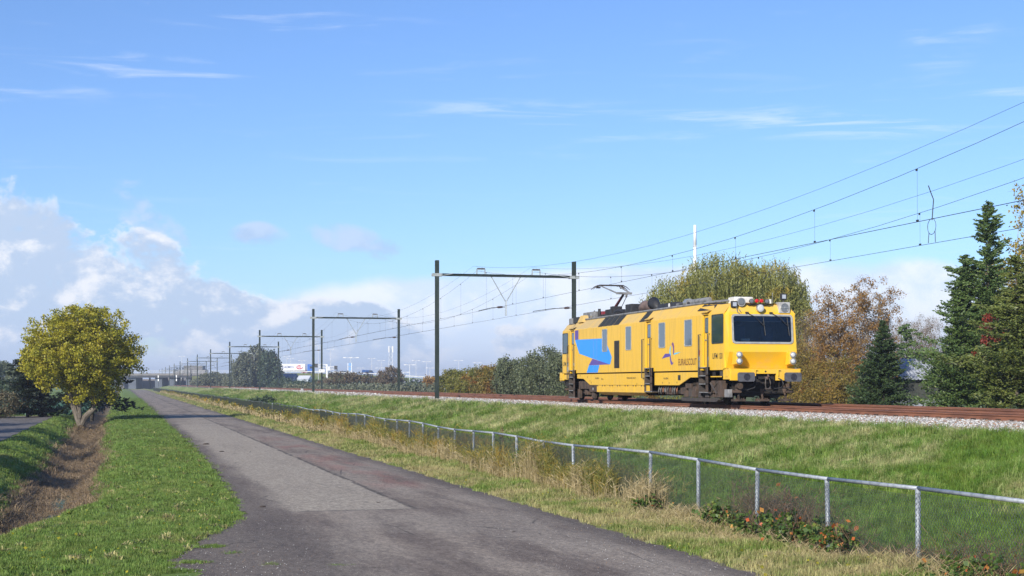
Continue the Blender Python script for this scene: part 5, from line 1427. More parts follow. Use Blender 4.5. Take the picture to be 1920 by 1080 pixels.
# ------------------------------------------------------------------ willow, birches, spruce, shed and big conifers on the right
X, Y, d = gx(1362, 46)
sc_w = d / 2800
willow('weeping_willow', 'broad weeping willow with hanging yellow green strands behind the yellow vehicle', (X, Y, .2),
       [(-3.9, .9, 8.4, 2.9, 3.2, 2.6), (-.6, 0, 10.3, 3.4, 3.4, 2.6), (1.6, 0, 9.6, 2.6, 3.2, 2.6), (3.8, -.6, 9.8, 2.4, 3.0, 2.6), (0, 0, 6.6, 5.9, 4.4, 4.2), (5.0, -1, 8.3, 1.8, 2.4, 2.9)], 8200, M['willow_leaf'], M['bark_dark'])
def birch(px_, X, h_, w_, lab, lm='birch_leaf', n=90, per=34, stems=None, group='autumn birches behind the track'):
    X, Y, d = gx(px_, X)
    return tree('birch_tree', lab, (X, Y, .25), [(0, 0, h_ * .72, w_, w_, h_ * .27), (0, 0, h_ * .45, w_ * .9, w_, h_ * .26)], n, per, .12, .42, M[lm], M['birch_bark'], .07, h_ * .5,
                stems=stems or [[(0, 0, -.2), (.05, 0, h_ * .3), (-.05, 0, h_ * .6), (.03, 0, h_ * .86)], [(.1, 0, h_ * .22), (.5, 0, h_ * .45), (.7, .1, h_ * .7)]], n_limb=30, group=group, ntw=2600, twl=.8, shell=.2)
birch(1520, 44, 7.6, 1.4, 'thin pale yellow birch just right of the yellow vehicle', 'yellow_leaf', 70, 20)
birch(1553, 43, 8.4, 1.3, 'orange brown birch with a white trunk, middle of the birches', n=150)
birch(1583, 45, 6.9, 1.4, 'dense rusty birch with dark top between two paler ones', n=160, per=32)
birch(1612, 44, 8.9, 1.4, 'tall rusty birch with a white forked trunk left of the dark spruce', n=150)
birch(1648, 46, 9.2, 1.5, 'reddish birch whose thin crown shows above the dark spruce', n=115)
birch(1530, 47, 6.2, 1.5, 'brown leaved birch behind the thin pale yellow one', n=160)
for k, (px_, X, h_, w_) in enumerate(((1500, 40, 3.6, 1.5), (1525, 38, 2.8, 1.6), (1557, 38, 2.4, 1.6), (1585, 38, 2.8, 1.4), (1540, 41, 4.2, 1.8), (1578, 41, 4.3, 1.8), (1505, 43, 5.2, 1.4))):
    X, Y, d = gx(px_, X)
    tree('autumn_bush', ['speckled autumn bush right beside the front of the yellow vehicle', 'low yellow brown bush along the track right of the vehicle', 'low autumn bush under the white birch trunk', 'golden bush touching the left side of the dark spruce', 'tall brown bush behind the low yellow brown one', 'rust coloured bush behind the golden bush', 'tall ragged bush half hidden by the vehicle front'][k],
         (X, Y, .25), [(0, 0, h_ * .48, w_, 1.3, h_ * .5)], 130, 36, .11, .42, M['shrub_leaf'], M['bark_dark'], .04, .4, cat='bush', n_limb=14, ntw=500)
X, Y, d = gx(1655, 38.5)
conifer('spruce_tree', 'dark blue green spruce left of the corrugated shed', (X, Y, .2), 5.6, lambda f: 1.9 * (1 - f) ** .85 + .05, 470, M['spruce'], M['bark_dark'], leaf=.15, per_m=62, droop=.10, spread=.10, z0=.15, up=.22, ragged=.15)
X, Y, d = gx(1700, 62)
conifer('pine_tree', 'round dark pine top showing above the shed roof', (X, Y, .2), 7.2, lambda f: 1.5 * (1 - f) ** .5 + .1, 150, M['cypress'], M['bark_dark'], leaf=.3, per_m=30)
for k, (px_, X) in enumerate(((1722, 66), (1700, 70), (1752, 66))):
    X, Y, d = gx(px_, X)
    tree('bare_tree', ['bare grey tree behind the shed roof', 'bare twiggy tree farther left behind the pine top', 'bare tree half hidden by the tall conifers'][k], (X, Y, .2), [(0, 0, 5.6, 2.4, 2.4, 2.8)], 120, 4, .12, .6, M['brown_leaf'], M['bark'], .12, 2.5, n_limb=60, ntw=2400, twl=1.1, group='bare trees behind the shed')
cy_prof = lambda W: (lambda f: W * min(1, (1 - f) * 1.5) ** .8 * (.78 + .3 * math.sin(f * 23) * .6) + .12)
X, Y, d = gx(1853, 41)
conifer('cypress_tree', 'tallest dark conifer with a narrow ragged tip, near the right edge', (X, Y, .2), 11.2, cy_prof(1.5), 720, M['cypress'], M['bark_pale'], leaf=.17, per_m=72, droop=.14, spread=.115, z0=1.5, up=.38, trunk_r=.16)
X, Y, d = gx(1808, 40)
conifer('cypress_tree', 'dark conifer with a blunt top, left of the tallest one', (X, Y, .2), 8.6, cy_prof(1.45), 680, M['cypress'], M['bark_pale'], leaf=.17, per_m=72, droop=.14, spread=.115, z0=.5, up=.35, trunk_r=.16)
X, Y, d = gx(1796, 39.5)
conifer('cypress_tree', 'lower left conifer beside the shed, its skirt reaching the ground', (X, Y, .2), 6.6, cy_prof(.8), 330, M['cypress'], M['bark_pale'], leaf=.17, per_m=72, droop=.14, spread=.115, z0=.2, up=.3, trunk_r=.12)
for k, (px_, X, h_, W) in enumerate(((1905, 38, 8.0, 1.6), (1950, 39, 8.6, 1.8), (2010, 39, 8.0, 1.8))):
    X, Y, d = gx(px_, X)
    conifer('cypress_tree', ['olive green conifer at the right edge', 'olive conifer just beyond the right edge', 'outermost olive conifer on the right'][k], (X, Y, .2), h_, cy_prof(W), 520, M['cypress_olive'], M['bark_pale'], leaf=.17, per_m=72, droop=.16, spread=.125, z0=.2, up=.28, trunk_r=.14, group='olive conifers at the right edge')
X, Y, d = gx(1862, 39.6)
cen = np.array([[X + rng.normal(0, .35), Y + rng.normal(0, .3), 4.4 + rng.uniform(-1.1, 1.6)] for _ in range(26)]) 
cr = link_mesh('red_creeper', fast_mesh('red_creeper', *leaves(clumps(cen, 34, .22), .13, .6)), M['red_creeper']); tag(cr, 'dark red creeper leaves hanging in the tallest conifer', 'creeper')
X, Y, d = gx(1932, 44)
tree('yellow_tree', 'yellowing birch top at the right edge of the picture', (X, Y, .2), [(0, 0, 10.2, 1.4, 1.4, 2.6), (0, 0, 7, 1.6, 1.6, 3)], 150, 20, .16, .5, M['yellow_leaf'], M['birch_bark'], .12, 6.0, n_limb=26, ntw=600)
X, Y, d = gx(1880, 46)
tree('yellow_tree', 'small yellow green tree showing between the conifers', (X, Y, .2), [(0, 0, 7.6, 1.2, 1.2, 1.6)], 60, 24, .16, .45, M['yellow_leaf'], M['bark_pale'], .1, 5.0, n_limb=14)
# undergrowth under the conifers
for k, px_ in enumerate((1790, 1840, 1890, 1940)):
    X, Y, d = gx(px_, 36.5)
    tree('bush', ['low bush under the blunt topped conifer', 'low bush at the foot of the tallest conifer', 'low bush under the olive conifer', 'low bush at the right edge behind the rails'][k], (X, Y, .25), [(0, 0, .6, 1.5, 1.0, .62)], 60, 30, .12, .35, M['far_green'], M['bark_dark'], .02, .2, cat='bush', n_limb=4)
# behind-the-trees darkness is real planting: a second row of evergreens
for k, (px_, X, h_) in enumerate(((1822, 54, 5.5), (1850, 52, 6), (1890, 50, 7), (1935, 50, 7), (1485, 56, 5.5), (1440, 58, 6), (1540, 58, 3.6))):
    X, Y, d = gx(px_, X)
    tree('tree', ['evergreen behind the lower left conifer', 'evergreen behind the gap between the trunks', 'evergreen behind the olive conifer', 'evergreen in the back row at the right edge', 'dark tree under the right skirt of the willow', 'dark tree in the shade behind the willow trunk', 'low dark tree behind the birches'][k], (X, Y, .2), [(0, 0, h_ * .5, 2.4, 1.8, h_ * .5)], 150, 32, .26, .6, M['far_green'], M['bark_dark'], .1, h_ * .3, n_limb=8)

# corrugated shed
steel_b = worn('corrugated_steel', (.33, .355, .39), (.24, .26, .29), 2, .5, .1); steel_d = worn('dark_corrugated', (.10, .095, .085), (.07, .065, .06), 2, .7); wall_g = worn('shed_wall', (.055, .06, .05), (.035, .04, .035), 2, .8)
X, Y, d = gx(1718, 50)
shed = empty('shed', (X, Y, .1), 0, 'small shed with a pale corrugated steel roof between spruce and conifers', 'shed')
def corr(p0, p1, p2, p3, n, amp, m_, name):
    """corrugated sheet between edges p0-p1 (eaves) and p3-p2 (ridge)"""
    p0, p1, p2, p3 = map(lambda q: np.array(q, float), (p0, p1, p2, p3)); nrm = np.cross(p1 - p0, p3 - p0); nrm /= np.linalg.norm(nrm)
    vs = []; k = n * 6
    for i in range(k + 1):
        f = i / k; o_ = nrm * amp * math.sin(f * n * 2 * PI); vs += [p0 + (p1 - p0) * f + o_, p3 + (p2 - p3) * f + o_]
    V = np.array(vs); a = np.arange(k) * 2
    return link_mesh(name, fast_mesh(name, V, np.stack([a, a + 2, a + 3, a + 1], -1)), m_, shed)
mb = MB(); mb.box(-2.6, 3.4, 0, 5, 0, 2.75); mb.build('wall', wall_g, shed)
corr((3.6, -.35, 2.68), (-1.2, -.35, 2.68), (-1.2, 1.9, 4.1), (3.6, 1.9, 4.1), 18, .03, steel_b, 'roof')
corr((-1.22, -.35, 2.66), (-2.8, -.35, 2.66), (-2.8, 1.9, 4.08), (-1.22, 1.9, 4.08), 7, .03, steel_d, 'roof')
corr((-2.8, 5.3, 2.7), (3.6, 5.3, 2.7), (3.6, 1.9, 4.12), (-2.8, 1.9, 4.12), 20, .03, steel_b, 'roof')
mb = MB()
for sx in (-2.6, 3.4): mb.poly([(sx, 0, 2.75), (sx, 5, 2.75), (sx, 1.9, 4.0)])
mb.build('gable', wall_g, shed)
corr((3.8, -2.6, .75), (-2.2, -2.6, .75), (-2.2, -.05, 1.35), (3.8, -.05, 1.35), 20, .035, steel_b, 'lean_to_roof')
mb = MB(); mb.box(-2.0, 3.6, -2.4, -.05, 0, .72); mb.build('lean_to_wall', wall_g, shed)

# ------------------------------------------------------------------ far middle ground
# big grey green willow beside the portals
for k, (px_, d_, h_, w_, c_) in enumerate(((480, 500, 15.0, 5.2, 'far_leaf'), (458, 495, 12.2, 4.2, 'far_leaf'), (506, 490, 12.8, 4.2, 'far_green'))):
    X, Y = xy_at(px_, d_)
    tree('tall_willow', ['tallest grey green willow beside the far portals', 'left shoulder tree of the grey green willow group', 'darker green right hand tree of the grey green willow group'][k], (X, Y, 0), [(0, 0, h_ * .5, w_, w_, h_ * .46), (0, 0, h_ * .76, w_ * .6, w_ * .6, h_ * .26)], 260, 40, .62, 1.0, M[c_], M['bark_pale'], .35, h_ * .3, n_limb=18, group='grey green willows by the far portals', sq=(1, 1, 1.5))
rows = [(385, 520, 6.0, 3.4), (400, 525, 6.6, 3.6), (418, 520, 6.2, 3.6), (435, 515, 5.8, 3.4), (372, 560, 4.6, 3.0), (530, 440, 4.2, 3.4), (548, 430, 3.0, 3.2), (566, 420, 3.4, 3.0)]
for k, (px_, d_, h_, w_) in enumerate(rows):
    X, Y = xy_at(px_, d_)
    tree('tree', ['leftmost low tree beside the bridge', 'rounded tree right of the bridge end', 'grey green tree between bridge and tall willow', 'low tree at the foot of the tall willow', 'small tree in front of the bridge pier', 'dark low tree right of the tall willows', 'low dark shrub tree under the lorry', 'dark shrub tree left of the second portal post'][k],
         (X, Y, 0), [(0, 0, h_ * .52, w_, w_, h_ * .46)], 110, 34, .5, .9, M['far_leaf' if k < 5 else 'far_green'], M['bark_dark'], .15, h_ * .25, n_limb=6)
for k, (px_, d_, h_, w_, c_) in enumerate(((640, 330, 5.6, 4.4, 'far_brown'), (667, 330, 5.2, 4.0, 'far_brown'), (612, 340, 3.4, 3.4, 'far_brown'), (733, 320, 6.4, 3.2, 'far_brown'), (720, 325, 4.6, 3.0, 'far_brown'), (812, 300, 4.4, 2.2, 'birch_leaf'))):
    X, Y = xy_at(px_, d_)
    tree('tree', ['wide brown leaved tree between the first two portals', 'brown tree overlapping the wide one on its right', 'low brownish tree left of the wide brown one', 'tall brown tree in front of the lattice mast', 'brown tree left of the lattice mast', 'rusty little tree just left of the near mast'][k],
         (X, Y, 0), [(0, 0, h_ * .5, w_, w_, h_ * .46)], 120, 30, .34, .75, M[c_], M['bark_dark'], .14, h_ * .25, n_limb=26, ntw=1200, twl=1.2)
def hedge(name, lab, p0, p1, h, w_, lm, leaf, n):
    p0 = np.array(p0, float); p1 = np.array(p1, float); f = rng.uniform(0, 1, n); hh = h * (.8 + .25 * np.sin(f * 37) * np.sin(f * 91)) 
    c = p0 + (p1 - p0) * f[:, None]; dv = (p1 - p0) / np.linalg.norm(p1 - p0)
    c = np.concatenate([c + rng.normal(0, w_ * .35, (n, 2)), (rng.uniform(0, 1, n) ** .8 * hh)[:, None]], 1)
    V, F = leaves(c, leaf, .7); V = V - np.array([p0[0], p0[1], 0])
    o = link_mesh(name, fast_mesh(name, V, F), lm, None, (p0[0], p0[1], 0)); return tag(o, lab, 'hedge')
a, b = xy_at(545, 320), xy_at(850, 260)
hedge('hedge', 'long low dull green hedge running behind the track between the portals', a, b, 2.6, 3.0, M['far_leaf'], .42, 16000)
a, b = xy_at(560, 390), xy_at(835, 330)
hedge('hedge', 'second hedge, a darker strip right below the white greenhouses', a, b, 3.4, 3.0, M['far_green'], .5, 12000)
a, b = xy_at(380, 640), xy_at(600, 520)
hedge('hedge', 'dark scrub strip at the foot of the motorway bank behind the willows', a, b, 4.0, 5.0, M['far_green'], .7, 10000)
# a wooded skyline closes the far horizon
X, Y = xy_at(300, 1500)
cen = []
for px_ in np.linspace(-500, 2600, 520):
    Xp, Yp = xy_at(px_, 1350 + 60 * math.sin(px_ * .01)); cen.append((Xp, Yp, 3.2 + 2.2 * math.sin(px_ * .037) + rng.uniform(-1, 2)))
fw = link_mesh('distant_woods', fast_mesh('distant_woods', *leaves(clumps(np.array(cen), 40, 5.0, (1, 1, .8)), 3.2, .8)), M['far_leaf']); tag(fw, kind='stuff')

# ------------------------------------------------------------------ motorway bank with traffic
road_grey = worn('motorway_asphalt', (.16, .16, .16), (.12, .12, .12), .05, .8)
A = [(360, 700, 5.9), (430, 690, 6.4), (520, 640, 6.9), (600, 625, 6.7), (700, 610, 5.8), (780, 600, 4.6), (860, 590, 3.6), (1000, 585, 2.8), (1250, 590, 1.5)]
rowsv = []
for px_, d_, z in A:
    f0, f1, f2 = xy_at(px_, d_ - 24), xy_at(px_, d_ - 9), xy_at(px_, d_ + 12); f3 = xy_at(px_, d_ + 26)
    rowsv.append([(f0[0], f0[1], -.3), (f1[0], f1[1], z - .25), (f1[0], f1[1], z), (f2[0], f2[1], z), (f3[0], f3[1], -.3)])
bm_, t, p = mat('bank_grass', (.1, .12, .04), .9, 0, .1)
t.put(p.inputs['Base Color'], t.mix(t.step(t.noise(wpos(t), .05, 4), .42, .58), (.13, .135, .055), (.095, .125, .045)))
mb = MB()
for r0, r1 in zip(rowsv[:-1], rowsv[1:]):
    mb.cur = 0; mb.poly([r0[0], r1[0], r1[1], r0[1]]); mb.cur = 0; mb.poly([r0[1], r1[1], r1[2], r0[2]]); mb.cur = 1; mb.poly([r0[2], r1[2], r1[3], r0[3]]); mb.cur = 0; mb.poly([r0[3], r1[3], r1[4], r0[4]])
tag(mb.build('motorway_embankment', [bm_, road_grey]), kind='structure')
wh = worn('white_paint', (.72, .73, .74), (.6, .6, .6), .3, .5)
mb = MB(); galv_f = worn('guard_rail', (.5, .52, .53), (.4, .42, .43), .5, .5)
gr = empty('guard_rail', (rowsv[2][1][0], rowsv[2][1][1], 6.9), 0, 'long steel guard rail along the edge of the distant motorway', 'guard rail')
for r0, r1 in zip(rowsv[2:-1], rowsv[3:]):
    a_, b_ = Vector(r0[2]), Vector(r1[2]); q0 = a_ - Vector(gr.location); q1 = b_ - Vector(gr.location)
    mb.poly([q0 + Vector((0, 0, .55)), q1 + Vector((0, 0, .55)), q1 + Vector((0, 0, .9)), q0 + Vector((0, 0, .9))])
    for k in range(10):
        c_ = q0 + (q1 - q0) * (k / 10); mb.cbox((c_.x, c_.y, c_.z + .4), (.12, .12, .8))
mb.build('rail', galv_f, gr)
def road_at(px_, off=0.0):
    pxs = [a_[0] for a_ in A]; d_ = np.interp(px_, pxs, [a_[1] for a_ in A]) + off; z = np.interp(px_, pxs, [a_[2] for a_ in A]); X, Y = xy_at(px_, d_); return X, Y, float(z)
RZ = -YAW                                # vehicles drive across the view
glass_f = glass_opaque('car_glass', (.02, .03, .04)); tyre = worn('tyre', (.015, .015, .015), (.03, .03, .03), 2, .8)
def car(px_, off, colr, lab, kind='car', s=1.0):
    X, Y, z = road_at(px_, off); e = empty('parked_car' if False else kind, (X, Y, z), RZ, lab, kind)
    L_, W, H = (4.3, 1.75, 1.42) if kind == 'car' else (5.2, 1.95, 2.2)
    mb = MB(); w2 = W / 2
    if kind == 'car': pr = [(-2.1, .35), (2.15, .35), (2.15, .72), (1.2, .88), (.55, 1.38), (-1.1, 1.42), (-1.95, .95), (-2.1, .75)]
    else: pr = [(-2.6, .4), (2.6, .4), (2.6, .95), (2.0, 1.15), (1.45, 2.1), (-2.5, 2.2), (-2.6, 1.6)]
    mb.loft([[(x, -w2, zz) for x, zz in pr], [(x, w2, zz) for x, zz in pr]]); mb.build('body', mat(kind + '_paint', colr, .3)[0], e, bevel=.06)
    mb = MB(); g_ = [(1.0, .92), (.5, 1.3), (-1.0, 1.33), (-1.6, .95)] if kind == 'car' else [(1.9, 1.25), (1.4, 2.0), (.2, 2.0), (.2, 1.3)]
    for yy in (-w2 - .01, w2 + .01): mb.poly([(x, yy, zz) for x, zz in g_])
    mb.build('window', glass_f, e)
    for x in (-1.3, 1.35) if kind == 'car' else (-1.7, 1.7):
        for yy in (-w2 + .1, w2 - .1): mb = MB(); mb.disc((x, yy - .1, .32), (0, 1, 0), .32, .2, 14); mb.build('wheel', tyre, e)
    return e
car(646, 0, (.03, .04, .06), 'dark car driving on the motorway above the wide brown tree')
car(691, 0, (.02, .07, .22), 'dark blue van on the motorway between brown tree and lattice mast', 'van')
car(719, 2, (.05, .05, .06), 'small dark car on the motorway just left of the lattice mast')
car(817, 0, (.04, .05, .08), 'dark car far right on the motorway beside the near mast')
car(575, 4, (.3, .05, .04), 'small red car behind the lorry near the second portal post')
def lorry(px_, lab):
    X, Y, z = road_at(px_, 0); e = empty('lorry', (X, Y, z), RZ, lab, 'lorry')
    mb = MB(); mb.box(-8.6, 4.6, -1.27, 1.27, 1.15, 4.0); tr2 = mb.build('trailer', wh, e, bevel=.05)
    mb = MB(); mb.box(-8.4, 5.2, -1.0, 1.0, .8, 1.14); mb.build('chassis', tyre, e)
    mb = MB(); pr = [(5.4, .5), (7.9, .5), (7.95, 2.0), (7.6, 3.3), (6.6, 3.9), (5.5, 3.9)]
    mb.loft([[(x, -1.22, zz) for x, zz in pr], [(x, 1.22, zz) for x, zz in pr]]); cb = mb.build('cab', mat('lorry_blue', (.03, .12, .42), .35)[0], e, bevel=.05)
    mb = MB()
    for yy in (-1.235, 1.235): mb.poly([(x, yy, zz) for x, zz in [(6.5, 2.0), (7.8, 2.0), (7.5, 3.0), (6.5, 3.0)]])
    mb.build('window', glass_f, cb)
    for x in (-7.4, -6.2, -5.0, 5.6, 7.2):
        for yy in (-1.2, .95): mb = MB(); mb.disc((x, yy, .5), (0, 1, 0), .5, .28, 14); mb.build('wheel', tyre, e)
    # lettering on the trailer side that faces the camera (local -Y)
    def side_text(txt, x0, z0, hh, ww, m_):
        o = lettering(txt, 0, 0, hh, ww, m_, tr2, 'lettering', 0)
        n = len(o.data.vertices); co = np.empty(n * 3, np.float32); o.data.vertices.foreach_get('co', co); co = co.reshape(-1, 3)
        o.data.vertices.foreach_set('co', np.stack([x0 - co[:, 1], np.full(n, -1.29), z0 + co[:, 2]], -1).astype(np.float32).ravel()); o.data.update()
    side_text('P.DAEMEN', -6.0, 2.1, 1.1, 5.6, mat('lorry_lettering', (.03, .06, .22), .5)[0])
    rd = mat('lorry_red', (.5, .03, .06), .5)[0]
    side_text('dt', 1.2, 2.0, 1.3, 1.6, rd)
    mb = MB(); mb.tube([(2.1 + 1.3 * math.cos(k * PI / 8), -1.30, 2.6 + .75 * math.sin(k * PI / 8)) for k in range(3, 17)], .13, 5); mb.build('emblem', rd, tr2)
lorry(553, 'white articulated lorry with blue cab driving on the distant motorway')

# lamp masts, gantries, lattice mast, white pylon
white_p = worn('pale_mast', (.62, .63, .64), (.5, .51, .52), 2, .5)
LM = [(131, 0, 640, 560), (597, 648, 560, 0), (620, 655, 640, 0), (658, 671, 600, 1), (676, 690, 650, 0), (697, 672, 640, 0), (712, 690, 560, 0), (715, 676, 640, 0), (768, 684, 420, 2), (780, 676, 560, 0), (800, 678, 560, 0), (806, 690, 560, 0),
      (757, 698, 400, 2), (545, 672, 700, 0), (566, 676, 660, 0), (860, 676, 560, 0), (895, 680, 600, 0), (341, 668, 760, 0), (538, 668, 720, 0)]
for k, (px_, py_, d_, ty) in enumerate(LM):
    if px_ == 131: continue
    X, Y = xy_at(px_, d_); zt = z_at(py_, d_)
    nm = {597: 'thin lamp mast over the gantry on the left', 620: 'thin lamp mast left of the road sign frame', 658: 'tall lamp mast with three white lights by the road sign frame', 676: 'short lamp mast right of the sign frame', 697: 'lamp mast behind the dark blue van', 712: 'short lamp mast left of the lattice mast', 715: 'lamp mast touching the left side of the lattice mast', 768: 'thick grey lamp mast between the second portal and the near mast', 780: 'lamp mast just right of the thick grey one', 800: 'lamp mast left of the near mast', 806: 'short lamp mast beside the near mast', 757: 'short lamp mast right beside the second portal', 545: 'lamp mast above the lorry trailer', 566: 'lamp mast above the lorry cab', 860: 'lamp mast above the yellow green bushes', 895: 'lamp mast above the orange brown bushes', 341: 'tall white lamp mast over the far bridge', 538: 'thin mast left above the lorry'}[px_]
    e = empty('lamp_mast', (X, Y, 0), RZ, nm, 'lamp mast', 'lamp masts along the motorway')
    r_ = .075 * d_ / 560 * (1.7 if ty == 2 else 1)
    mb = MB(); mb.tube([(0, 0, 0), (0, 0, zt)], [r_ * 1.2, r_ * .8], 6); mb.build('pole', white_p, e)
    mb = MB()
    if ty == 1:
        for sx in (-2.6, 0, 2.6): mb.cbox((sx, 0, zt + .1), (1.2, .4, .35))
        mb.tube([(-2.6, 0, zt), (2.6, 0, zt)], .1, 5)
    else: mb.tube([(-1.2, 0, zt), (1.2, 0, zt)], .06, 5); mb.cbox((-1.2, 0, zt), (.9, .3, .18)); mb.cbox((1.2, 0, zt), (.9, .3, .18))
    mb.build('lantern', white_p, e)
def gantry(px0, px1, py_top, py_base, d_, lab):
    X, Y = xy_at(px1, d_); s_ = d_ / 2800; zt = z_at(py_top, d_); zb = 6.0; w_ = (px1 - px0) * s_
    e = empty('sign_gantry', (X, Y, zb), RZ, lab, 'gantry', 'white sign gantries over the motorway')
    mb = MB(); mb.box(-.35, .35, -.35, .35, -6, zt - zb); mb.build('post', wh, e, bevel=.05)
    mb = MB()
    for zz in (zt - zb - .15, zt - zb - 1.2): mb.tube([(0, 0, zz), (-w_, 0, zz)], .16, 5)
    for k in range(int(abs(w_) / 1.4)): x = -math.copysign(k * 1.4, w_); mb.tube([(x, 0, zt - zb - 1.2), (x - math.copysign(.7, w_), 0, zt - zb - .15)], .08, 4)
    mb.build('arm', wh, e)
    mb = MB(); mb.cbox((-w_ * .8, -.3, zt - zb - .5), (1.3, .2, 1.5)); mb.build('signal_panel', seal_d, e)
gantry(588, 613, 683, 702, 610, 'left white sign gantry reaching left above the motorway')
gantry(633, 617, 687, 702, 615, 'right white sign gantry reaching right above the motorway')
X, Y = xy_at(656, 600); e = empty('road_sign', (X, Y, 5.5), RZ, 'blue road sign in a tall white frame on the motorway bank', 'road sign')
mb = MB(); 
for sx in (-.75, .75): mb.tube([(sx, 0, -4), (sx, 0, 5.3)], .2, 5)
mb.build('post', wh, e); mb = MB(); mb.cbox((0, 0, 4.6), (1.9, .15, 1.2)); mb.cbox((0, 0, 2.9), (1.4, .12, 1.4)); mb.build('panel', mat('sign_blue', (.15, .3, .55), .5)[0], e)
X, Y = xy_at(733, 560); e = empty('lattice_mast', (X, Y, 0), RZ, 'slender white lattice telecom mast above the brown trees', 'mast')
zt = z_at(650, 560); mb = MB()
for (sx, sy) in ((-1.1, -1.1), (1.1, -1.1), (0, 1.2)): mb.tube([(sx, sy, 0), (sx * .45, sy * .45, zt)], .07, 5)
for k in range(9):
    z0_, z1_ = zt * k / 9, zt * (k + 1) / 9; f0, f1 = 1 - .55 * k / 9, 1 - .55 * (k + 1) / 9
    for (a_, b_) in (((-1.1, -1.1), (1.1, -1.1)), ((1.1, -1.1), (0, 1.2)), ((0, 1.2), (-1.1, -1.1))): mb.tube([(a_[0] * f0, a_[1] * f0, z0_), (b_[0] * f1, b_[1] * f1, z1_)], .045, 4)
mb.build('lattice', wh, e); mb = MB()
for sx in (-.7, .7): mb.cbox((sx, -.6, zt - 1), (.5, .4, 2.4))
mb.build('antenna', white_p, e)
X, Y = xy_at(1303, 250); e = empty('telecom_pole', (X, Y, 0), RZ, 'tall white tubular mast rising behind the weeping willow', 'mast')
zt = z_at(422, 250); zm = z_at(462, 250)
mb = MB(); mb.tube([(0, 0, 0), (0, 0, zm)], [.42, .26], 12); mb.build('pole', wh, e, smooth=True)
mb = MB(); mb.tube([(0, 0, zm + .02), (0, 0, zt)], [.27, .24], 12); mb.build('antenna_shroud', wh, e, smooth=True)
mb = MB(); mb.cbox((0, 0, zm), (.66, .66, .1)); mb.build('flange', white_p, e)

# viaduct with piers
vi = empty('viaduct', (xy_at(330, 700)[0], xy_at(330, 700)[1], 0), RZ, 'concrete motorway bridge with wide piers across the far end of the track', 'bridge')
cf = worn('bridge_concrete', (.20, .19, .18), (.15, .145, .14), .3, .9); cfd = worn('bridge_girder', (.06, .065, .075), (.05, .05, .06), .3, .9)
mb = MB(); mb.box(-32, 30, -8, 8, 6.2, 7.2); mb.build('deck', cf, vi); mb = MB(); mb.box(-32, 30, -7.5, 7.5, 5.3, 6.19); mb.build('girder', cfd, vi)
mb = MB()
for k in range(32): mb.box(-32 + k * 2, -31.9 + k * 2, -8, -7.9, 7.2, 8.3)
mb.box(-32, 30, -8, -7.9, 8.3, 8.45); mb.box(-32, 30, -8, -7.9, 7.7, 7.8); mb.build('railing', galv_f, vi)
for px_, w_ in ((254, 3.6), (303, 3.4), (328, 2.8), (358, 2.0)):
    x = (px_ - 330) * .25; mb = MB(); mb.box(x - w_ / 2, x + w_ / 2, -6, 6, -.3, 5.28); mb.build('pier', worn('pier_blue_grey', (.10, .115, .14), (.08, .09, .11), .3, .9), vi, bevel=.1)
for k in range(16):
    x = -30 + k * 3.9; mb = MB(); mb.box(x, x + .7, 7, 7.8, -.3, 5.28); mb.build('column', cf, vi)
mb = MB(); mb.box(-32, 30, 14, 14.5, -.3, 4.6); mb.build('abutment_wall', worn('far_wall', (.17, .15, .14), (.12, .12, .13), .1, .9), vi)
# stepped building on the skyline behind the bridge
X, Y = xy_at(356, 980); e = empty('office_building', (X, Y, 0), RZ, 'hazy stepped building on the skyline behind the bridge', 'building')
mb = MB(); bw = worn('far_building', (.17, .16, .155), (.13, .125, .12), .1, .9)
for (x0, x1, z1) in ((-18, 11, 8.6), (-10, 11, 11.5), (-3, 9, 14.2)): mb.box(x0, x1, -6 + z1 * .1, 6, 0, z1)
mb.build('wall', bw, e)
for k in range(9):
    for z in (8.9, 11.7):
        mb = MB(); mb.box(-8 + k * 1.9, -7 + k * 1.9, -5.4 + z * .1 + (.25 if z > 10 else .1), -5.3 + z * .1 + .12, z, z + 1.3); mb.build('window', glass_f, e)
# signals
for k, (px_, d_) in enumerate(((297, 560), (331, 540))):
    X, Y = xy_at(px_, d_)
    e = empty('railway_signal', (X, Y, 1.5), RZ, ['small white railway signal on the left, by the far portals', 'small white railway signal on the right, by the far portals'][k], 'signal')
    mb = MB(); mb.tube([(0, 0, 0), (0, 0, 3.8)], .09, 6); mb.build('post', seal_d, e)
    for z in (3.6, 2.3): mb = MB(); mb.cbox((0, -.15, z), (.4, .1, .9)); mb.build('signal_head', wh, e, bevel=.05)
# small plates and boxes on the line
X, Y, d = 29.95, P0 + PITCH * 2, 0
mb = MB(); mb.cbox((X, Y - .2, 4.5), (.9, .05, .5)); tag(mb.build('mast_plate', sign_w), 'small white plate on the right post of the third portal', 'sign')
mb = MB(); mb.box(19.7, 19.95, 172, 172.3, 1.3, 1.95); tag(mb.build('signal_box', alu, bevel=.02), 'small grey cable box on a post beside the track at the left', 'cable box')
